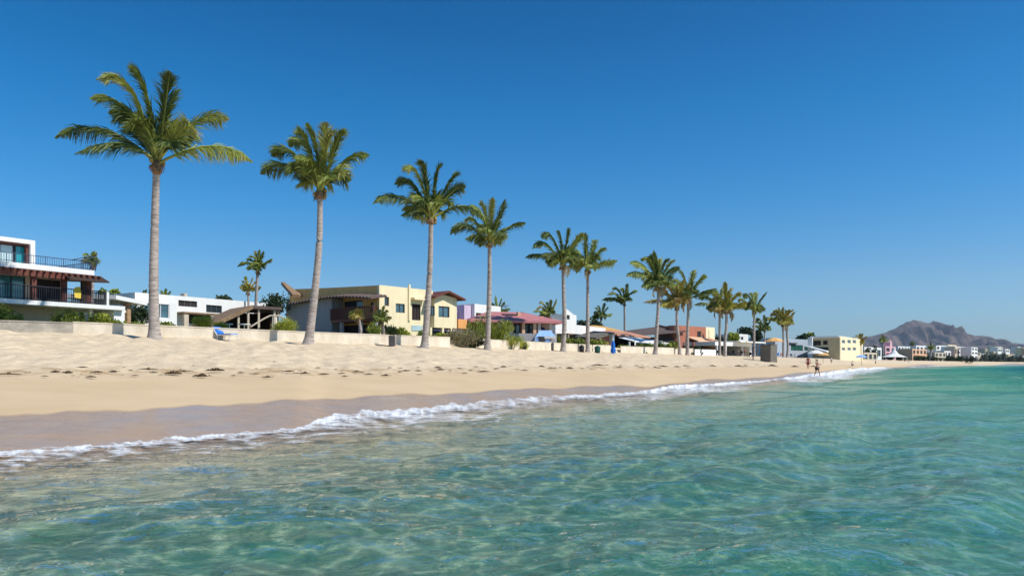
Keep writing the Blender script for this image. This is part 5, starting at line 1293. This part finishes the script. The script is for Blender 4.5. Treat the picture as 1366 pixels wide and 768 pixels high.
rest = [(110, 492, 11), (121, 505, 12), (130, 498.5, 12), (153, 497.5, 12), (165, 491.5, 4), (205, 498, 9), (258, 489.5, 5), (321, 499, 9), (342, 493.5, 5), (366, 484, 4), (385, 497, 14), (396, 499.5, 9), (407, 499.5, 12), (424, 492, 6), (432, 501, 11),
 (456, 499.5, 8), (476, 497.5, 10), (492, 500.5, 10), (357, 505, 12), (515, 502.5, 12), (541, 495.8, 9), (558, 496, 8), (584, 491.5, 9), (588, 494.5, 10), (613, 493, 10), (645, 497, 12), (663, 492.5, 6), (700, 495, 8), (722, 490, 9), (735, 492, 8), (798, 488.5, 12), (828, 490.5, 10), (760, 492, 9), (884, 489.5, 10), (903, 490, 8), (1030, 488.5, 10), (950, 489, 9), (985, 489, 9), (856, 491, 7), (672, 490, 7), (520, 492, 6), (448, 494, 5), (180, 503, 8), (60, 504, 7), (40, 499, 5), (312, 503, 7), (340, 500.5, 8), (460, 503.5, 7), (560, 501, 7), (620, 499, 7), (1060, 489.5, 8), (1085, 489.2, 7)]
for i, (px, py, w) in enumerate(rest):
    p = on_beach(px, py); rg = random.Random(i + 50); o = bpy.data.objects.new('seaweed_clump', WM[rg.randrange(3)]); COL.objects.link(o); s = w * p.y / F * 1.15
    p.z += .05; o.location = p; o.scale = (s, s * rg.uniform(.7, 1.3), s * rg.uniform(.55, .9)); o.rotation_euler.z = rg.uniform(-.4, .4)
    tag(o, 'small clump of dried dark seaweed on the tide line', 'seaweed', 'small seaweed clumps strewn along the tide line')

for i in range(75):
    px = 20 + rc0.random() ** .8 * 1010; py = float(np.interp(px, [0, 130, 400, 700, 1000], [500.5, 500, 498.5, 491.5, 488.5])) + rc0.uniform(-6, 5) * (1 - px / 1500)
    p = on_beach(px, py); o = bpy.data.objects.new('seaweed_clump', WM[rc0.randrange(3)]); COL.objects.link(o); s = rc0.uniform(3, 8) * p.y / F
    p.z += .05; o.location = p; o.scale = (s, s * rc0.uniform(.7, 1.3), s * rc0.uniform(.4, .8)); o.rotation_euler.z = rc0.uniform(-.6, .6)
    tag(o, 'small clump of dried dark seaweed on the tide line', 'seaweed', 'small seaweed clumps strewn along the tide line')

# ---------------------------------------------------------------- people
def person(label, p, h, rz, pose='walk', top='redcloth', bottom='black', hair='black', group=None, arms=0.0, knee=0.0):
    """continuous skinned body; joints in units of body height"""
    o = empty('person', p, rz); st = {'walk': .13, 'stand': .03}[pose]
    J = {'pelvis': (0, 0, .52), 'waist': (0, 0, .60), 'chest': (0, .0, .72), 'neck': (0, 0, .82), 'nk2': (0, -.005, .86), 'head': (0, -.01, .905), 'crown': (0, -.005, .965),
         'hl': (.055, 0, .50), 'kl': (.06, -st * .75, .27), 'al': (.06, -st * 1.0, .04), 'tl': (.065, -st * 1.0 - .09, .012),
         'hr': (-.055, 0, .50), 'kr': (-.06, st * .35, .27), 'ar': (-.06, st * 1.15, .055), 'tr': (-.065, st * 1.15 - .085, .012),
         'sl': (.105, 0, .80), 'el': (.14 + arms * .08, st * .4, .63 + arms * .06), 'wl': (.15 + arms * .10, st * .1 - .06 - arms * .05, .49 + arms * .22), 'fl': (.15 + arms * .1, st * .0 - .09 - arms * .05, .43 + arms * .26),
         'sr': (-.105, 0, .80), 'er': (-.14, -st * .3, .63), 'wr': (-.15, -st * .9 - .03, .50), 'fr': (-.15, -st * 1.0 - .06, .44)}
    Rd = {'pelvis': .075, 'waist': .062, 'chest': .078, 'neck': .035, 'nk2': .03, 'head': .048, 'crown': .032, 'hl': .055, 'kl': .034, 'al': .02, 'tl': .016, 'hr': .055, 'kr': .034, 'ar': .02, 'tr': .016,
          'sl': .034, 'el': .024, 'wl': .016, 'fl': .014, 'sr': .034, 'er': .024, 'wr': .016, 'fr': .014}
    E = [('pelvis', 'waist'), ('waist', 'chest'), ('chest', 'neck'), ('neck', 'nk2'), ('nk2', 'head'), ('head', 'crown'), ('pelvis', 'hl'), ('hl', 'kl'), ('kl', 'al'), ('al', 'tl'), ('pelvis', 'hr'), ('hr', 'kr'), ('kr', 'ar'), ('ar', 'tr'),
         ('neck', 'sl'), ('sl', 'el'), ('el', 'wl'), ('wl', 'fl'), ('neck', 'sr'), ('sr', 'er'), ('er', 'wr'), ('wr', 'fr')]
    def skin(keys, edges, name, mat, grow=1.0, root='pelvis'):
        me = bpy.data.meshes.new(name); ks = list(keys)
        me.from_pydata([tuple(c * h for c in J[k]) for k in ks], [(ks.index(a), ks.index(b_)) for a, b_ in edges], [])
        ob = link(name, me, M[mat], o); md = ob.modifiers.new('skin', 'SKIN'); md.use_smooth_shade = True
        for i, k in enumerate(ks):
            v = me.skin_vertices[0].data[i]; v.radius = (Rd[k] * h * grow,) * 2; v.use_root = (k == root)
        sb = ob.modifiers.new('sub', 'SUBSURF'); sb.levels = 1; sb.render_levels = 1
        return ob
    if top: skin(['waist', 'chest', 'neck', 'sl', 'sr', 'pelvis'], [('pelvis', 'waist'), ('waist', 'chest'), ('chest', 'neck'), ('neck', 'sl'), ('neck', 'sr')], 'shirt', top, 1.13, 'waist')
    J['ql'] = tuple((a + b_) / 2 for a, b_ in zip(J['hl'], J['kl'])); J['qr'] = tuple((a + b_) / 2 for a, b_ in zip(J['hr'], J['kr'])); Rd['ql'] = .046; Rd['qr'] = .046
    if bottom: skin(['pelvis', 'hl', 'ql', 'hr', 'qr'], [('pelvis', 'hl'), ('hl', 'ql'), ('pelvis', 'hr'), ('hr', 'qr')], 'shorts', bottom, 1.16)
    skin(list(k for k in J if k not in ('ql', 'qr')), E, 'body', 'skin')
    mb = MB(); mb.tube([(0, .006 * h, .90 * h), (0, .008 * h, .93 * h), (0, .004 * h, .965 * h), (0, 0, .985 * h)], [.052 * h, .056 * h, .048 * h, .02 * h], 10); mb.build('hair', M[hair], o, True)
    tag(o, label, 'person', group); return o
def feet(px, py, Y): return Vector((Xof(px, Y), Y, H + (HZ - py) * Y / F))
Y1 = 82; person('person in dark red top walking away on the damp sand, left of the bather', GP(1078, Y1) if False else feet(1078, 493.5, 105), 1.95, 2.6, 'walk', 'redcloth', 'redcloth')
person('bather in black swimwear stepping through the foam with one arm bent', feet(1090, 503, 76), 1.85, .6, 'walk', None, 'black', arms=1.0)
person('lone person wading in the surf further along the beach', feet(1137, 492, 165), 1.8, .3, 'stand', 'canvas', 'black')
for i, (px, py, Y, hpx, t, lb) in enumerate([(1109, 485, 150, 9, 'canvas', 'distant person in white standing on the sand right of the bathers'), (1168, 487, 220, 7, 'black', 'distant person walking under the town, left of the white tent'), (1207, 485.5, 300, 6.5, 'redcloth', 'distant person in red, left of two standing near the white tent'),
  (1212, 485.5, 302, 6.5, 'canvas', 'distant person in white, right of two standing near the white tent'), (993, 474, 141, 9, 'redcloth', 'person in red under the beach restaurant roof'), (997, 474.5, 141, 8, 'skin', 'bare chested person at the pillar of the beach restaurant'), (985, 474, 142, 8, 'canvas', 'person in white at the middle of the beach restaurant')]):
    person(lb, feet(px, py, Y), hpx * Y / F, i * .9, 'walk' if i % 2 else 'stand', t if t != 'skin' else None, 'black')
# tables and chairs before the restaurants
def cafe_chair(label, px, Y, rz, mat, group):
    o, s = thing('cafe_chair', label, 'chair', px, None, Y, rz, group)
    mb = MB(); mb.box(-.25, .25, -.25, .25, .42, .48); mb.build('seat', M[mat], o); mb = MB(); mb.box(-.25, .25, .2, .26, .48, .95); mb.build('backrest', M[mat], o)
    for x, y in ((-.22, -.22), (.22, -.22), (-.22, .22), (.22, .22)):
        mb = MB(); mb.tube([(x, y, -.05), (x, y, .42)], .025, 5); mb.build('leg', M[mat], o)
    return o
rc = random.Random(9)
for i, (px, Y, m_) in enumerate([(958, 133, 'black'), (963, 132, 'darkgrey'), (972, 134, 'black'), (977, 133, 'black'), (982, 133, 'darkgrey'), (989, 138, 'black'), (1000, 133, 'black')]):
    cafe_chair('dark cafe chair before the white beach restaurant', px, Y, rc.uniform(0, 6), m_, 'dark chairs before the beach restaurant')
for i, (px, m_) in enumerate([(1032, 'white'), (1037, 'bluecloth'), (1041, 'terra'), (1056, 'darkgrey'), (1061, 'white'), (1066, 'navy'), (1071, 'darkgrey')]):
    cafe_chair({'white': 'white', 'bluecloth': 'blue', 'terra': 'red brown', 'darkgrey': 'grey', 'navy': 'navy'}[m_] + ' chair on the sand ' + ('right of the tarpaulin hut' if px < 1050 else 'before the grey blue building') + (', the rightmost grey one' if px == 1071 else ''), px, 166 + i, rc.uniform(0, 6), m_, 'chairs in front of the beach cafes')

# ---------------------------------------------------------------- far town
rt = random.Random(21)
def town_house(label, px0, px1, Y, py_top, py_bot, mat, storeys=2, nwin=3, dY=None, roof='flat', group='houses of the far town', name='town_house', pane='glass'):
    b = Bld(name, label, 'house', px0, Y, px1, Y * (1 + .0024 * (px1 - px0) if dY is None else dY), group, zpy=py_bot)
    zt = b.fz((px0 + px1) / 2, py_top); L = b.L; dp = 5.0 + .08 * L; fh = zt / storeys; ops = []
    for s_ in range(storeys):
        for i in range(nwin):
            x0 = L * (i + .18) / nwin; x1 = L * (i + .82) / nwin; ops.append((x0, x1, s_ * fh + fh * .22, s_ * fh + fh * .78))
    mb = MB(); b.wall(mb, 0, L, -2, zt, 0, .35, ops); mb.box(0, .35, .35, dp, -2, zt); mb.box(L - .35, L, .35, dp, -2, zt); mb.box(.35, L - .35, dp - .35, dp, -2, zt); b.build(mb, 'wall', mat)
    for o_ in ops:
        m2 = MB(); m2.box(o_[0], o_[1], .3, .34, o_[2], o_[3]); b.build(m2, 'window', pane)
    mb = MB()
    if roof == 'flat': mb.box(.36, L - .36, .36, dp - .36, zt - .5, zt - .3)
    else: hip(mb, -.6, L + .6, -.8, dp + .6, zt + .02, zt + L * .10, L * .25, .3)
    b.build(mb, 'roof', mat if roof == 'flat' else roof)
    if storeys > 1:
        mb = MB(); mb.box(L * .1, L * .9, -1.2, -.01, fh - .15, fh + .12); b.build(mb, 'balcony', mat)
    return b
T = town_house
T('low white house right of the apartment block palm', 1153, 1176, 300, 463, 478, 'white', 1, 3)
T('low tan house behind the blue parasol', 1152, 1170, 270, 470, 481, 'beige', 1, 3)
b = T('pale pink house with a tall lilac tower, by the white beach tent', 1181, 1195, 360, 462, 480, 'pink', 2, 2, name='tower_house')
mb = MB(); x = b.L * .75; zz_ = b.fz(1190, 457); mb.prism([(x - 2.2, 1, 0), (x + 2.2, 1, 0), (x + 1.6, 1, zz_), (x, 1, zz_ + 1.6), (x - 1.4, 1, zz_ + .2)], (0, 3, 0)); b.build(mb, 'tower', 'pink')
T('white flat house with lilac roof line right of the pink tower', 1198, 1214, 420, 462, 476, 'white', 2, 4)
T('peach villa with arched front in the far town', 1217, 1236, 380, 465.5, 482, 'peach', 2, 4)
T('white house above the peach villa', 1222, 1242, 470, 461, 470, 'white', 1, 4)
T('low stone coloured house below the white terraces', 1247, 1262, 400, 470, 483, 'beige', 2, 3)
T('white stepped house, left one of the terraced group', 1249, 1264, 480, 461, 474, 'white', 2, 3)
T('cream stepped house in the middle of the terraced group', 1265, 1276, 500, 460, 472, 'cream', 2, 3)
T('white apartment block with dark balconies left of the round ended hotel', 1274, 1297, 470, 462.5, 483, 'white', 4, 3, pane='darkin')
b = T('white hotel with rounded right end near the water', 1296, 1304, 455, 463, 484, 'white', 4, 2, name='hotel')
mb = MB(); mb.tube([(b.L, 4, -1), (b.L, 4, b.fz(1302, 463.5))], 4, 20); b.build(mb, 'rounded_end', 'white')
for z in (.22, .45, .68, .9):
    mb = MB(); zz_ = b.fz(1302, 463.5) * z; mb.tube([(b.L, 4, zz_ - 1.2), (b.L, 4, zz_)], 4.06, 20); b.build(mb, 'window_band', 'glass')
T('low brick coloured boat house at the water under the hotel', 1280, 1303, 445, 480, 485.5, 'terra', 1, 4, name='boat_house')
k = 0
farh = [(1308, 6), (1314, 5), (1320, 7), (1327, 5), (1334, 4), (1341, 6), (1349, 6), (1357, 5), (1364, 6), (1372, 6), (1311, 4), (1323, 5), (1331, 6), (1345, 5), (1353, 7), (1361, 5), (1325, 4), (1380, 7), (1390, 6)]
for i, (px, w) in enumerate(farh):
    Y = 720 + rt.uniform(-80, 260); yt = rt.uniform(462, 476); hh_ = rt.uniform(4, 7)
    T('small pale house on the slope at the far right of the town', px, px + w, Y, yt, yt + hh_, ['white', 'beige', 'white', 'cream', 'peach'][i % 5], 2, 2, group='small pale houses at the far right of the town')
for i in range(22):
    px = 1160 + i * 6.6 + rt.uniform(-2, 2); T('small house half hidden among the trees of the far town', px, px + rt.uniform(5, 9), 440 + rt.uniform(0, 160), rt.uniform(462, 472), rt.uniform(474, 479), ['white', 'beige', 'peach', 'white'][i % 4], 1, 2, group='half hidden houses of the far town')
# white tent on the far beach
o, s = thing('marquee', 'white peaked marquee on the far beach below the pink tower', 'tent', 1193, 484, 300)
n = 8; V = [(0, 0, 6.2)]; 
for rr, z in ((.12, 5.0), (.35, 3.6), (1, 2.4)):
    for kx in range(n): a = 2 * math.pi * kx / n; V.append((3.4 * rr * math.cos(a) * 1.5, 3.4 * rr * math.sin(a), z))
mb = MB(); mb.v = V; mb.f = [(0, 1 + q, 1 + (q + 1) % n) for q in range(n)] + [(1 + i * n + q, 1 + (i + 1) * n + q, 1 + (i + 1) * n + (q + 1) % n, 1 + i * n + (q + 1) % n) for i in range(2) for q in range(n)] + [tuple(1 + 2 * n + q for q in range(n))]; mb.build('canopy', M['canvas'], o)
for x, y in ((-4.3, -1.5), (4.3, -1.5), (-4.3, 1.5), (4.3, 1.5)):
    mb = MB(); mb.tube([(x, y, -.2), (x, y, 2.45)], .08, 5); mb.build('pole', M['white'], o)
# town trees
tm = [leaf_blob(300 + i, 420, 1, 1, 1.5, .26, lumps=6, tl=-.12) for i in range(4)]
for m_ in tm: m_.materials.append(M['dktree'])
tg = [m_.copy() for m_ in tm]
for m_ in tg: m_.materials.clear(); m_.materials.append(M['hazetree'])  # crown copies in the haze-toned leaf colour
mbt = MB(); mbt.tube([(0, 0, -.6), (0, 0, .5)], [.09, .06], 6); tmk = mbt.mesh('trunk'); tmk.materials.append(M['wood'])
spots = [(1157, 300, 466, 12), (1163, 310, 464, 14), (1172, 330, 474, 10), (1183, 345, 474, 13), (1188, 350, 472, 9), (1200, 380, 474, 12), (1208, 390, 473, 12), (1215, 400, 478, 9), (1225, 370, 479, 10), (1232, 372, 479, 9), (1238, 400, 475, 10), (1245, 380, 479, 9), (1253, 420, 478, 12), (1262, 430, 477, 12), (1268, 440, 478, 10), (1276, 440, 479, 9)]
for i in range(16): spots.append((1192 + i * 7 + rt.uniform(-3, 3), 400 + rt.uniform(0, 40), rt.uniform(472, 480), rt.uniform(7, 11)))
for i in range(26): spots.append((1304 + i * 3.1 + rt.uniform(-1, 1), 560 + rt.uniform(0, 60), rt.uniform(471, 479), rt.uniform(5, 9)))
for i in range(10): spots.append((1100 + i * 5, 265 + i * 3, rt.uniform(474, 477), 7))
for i, (px, Y, pt, w) in enumerate(spots):
    g = GP(px, Y); s_ = w * Y / F / 2; o = empty('town_tree', g); top = H + (HZ - pt) * Y / F - g.z; top = max(top, s_ * 1.0)
    c = bpy.data.objects.new('crown', (tg if 32 <= i < 58 else tm)[i % 4]); COL.objects.link(c); c.parent = o; c.scale = (s_ * 1.25, s_ * 1.25, top * .75); c.location = (0, 0, 0)
    t_ = bpy.data.objects.new('trunk', tmk); COL.objects.link(t_); t_.parent = o; t_.scale = (1, 1, max(1, top * .4))
    tag(o, 'dark green tree between the houses of the far town' if i < 32 else ('low dark tree behind the far right beach' if i < 58 else 'low shrubby tree along the foot of the apartment block'), 'tree', 'trees between the far town houses' if i < 32 else ('trees behind the far right beach' if i < 58 else 'trees at the apartment block'))
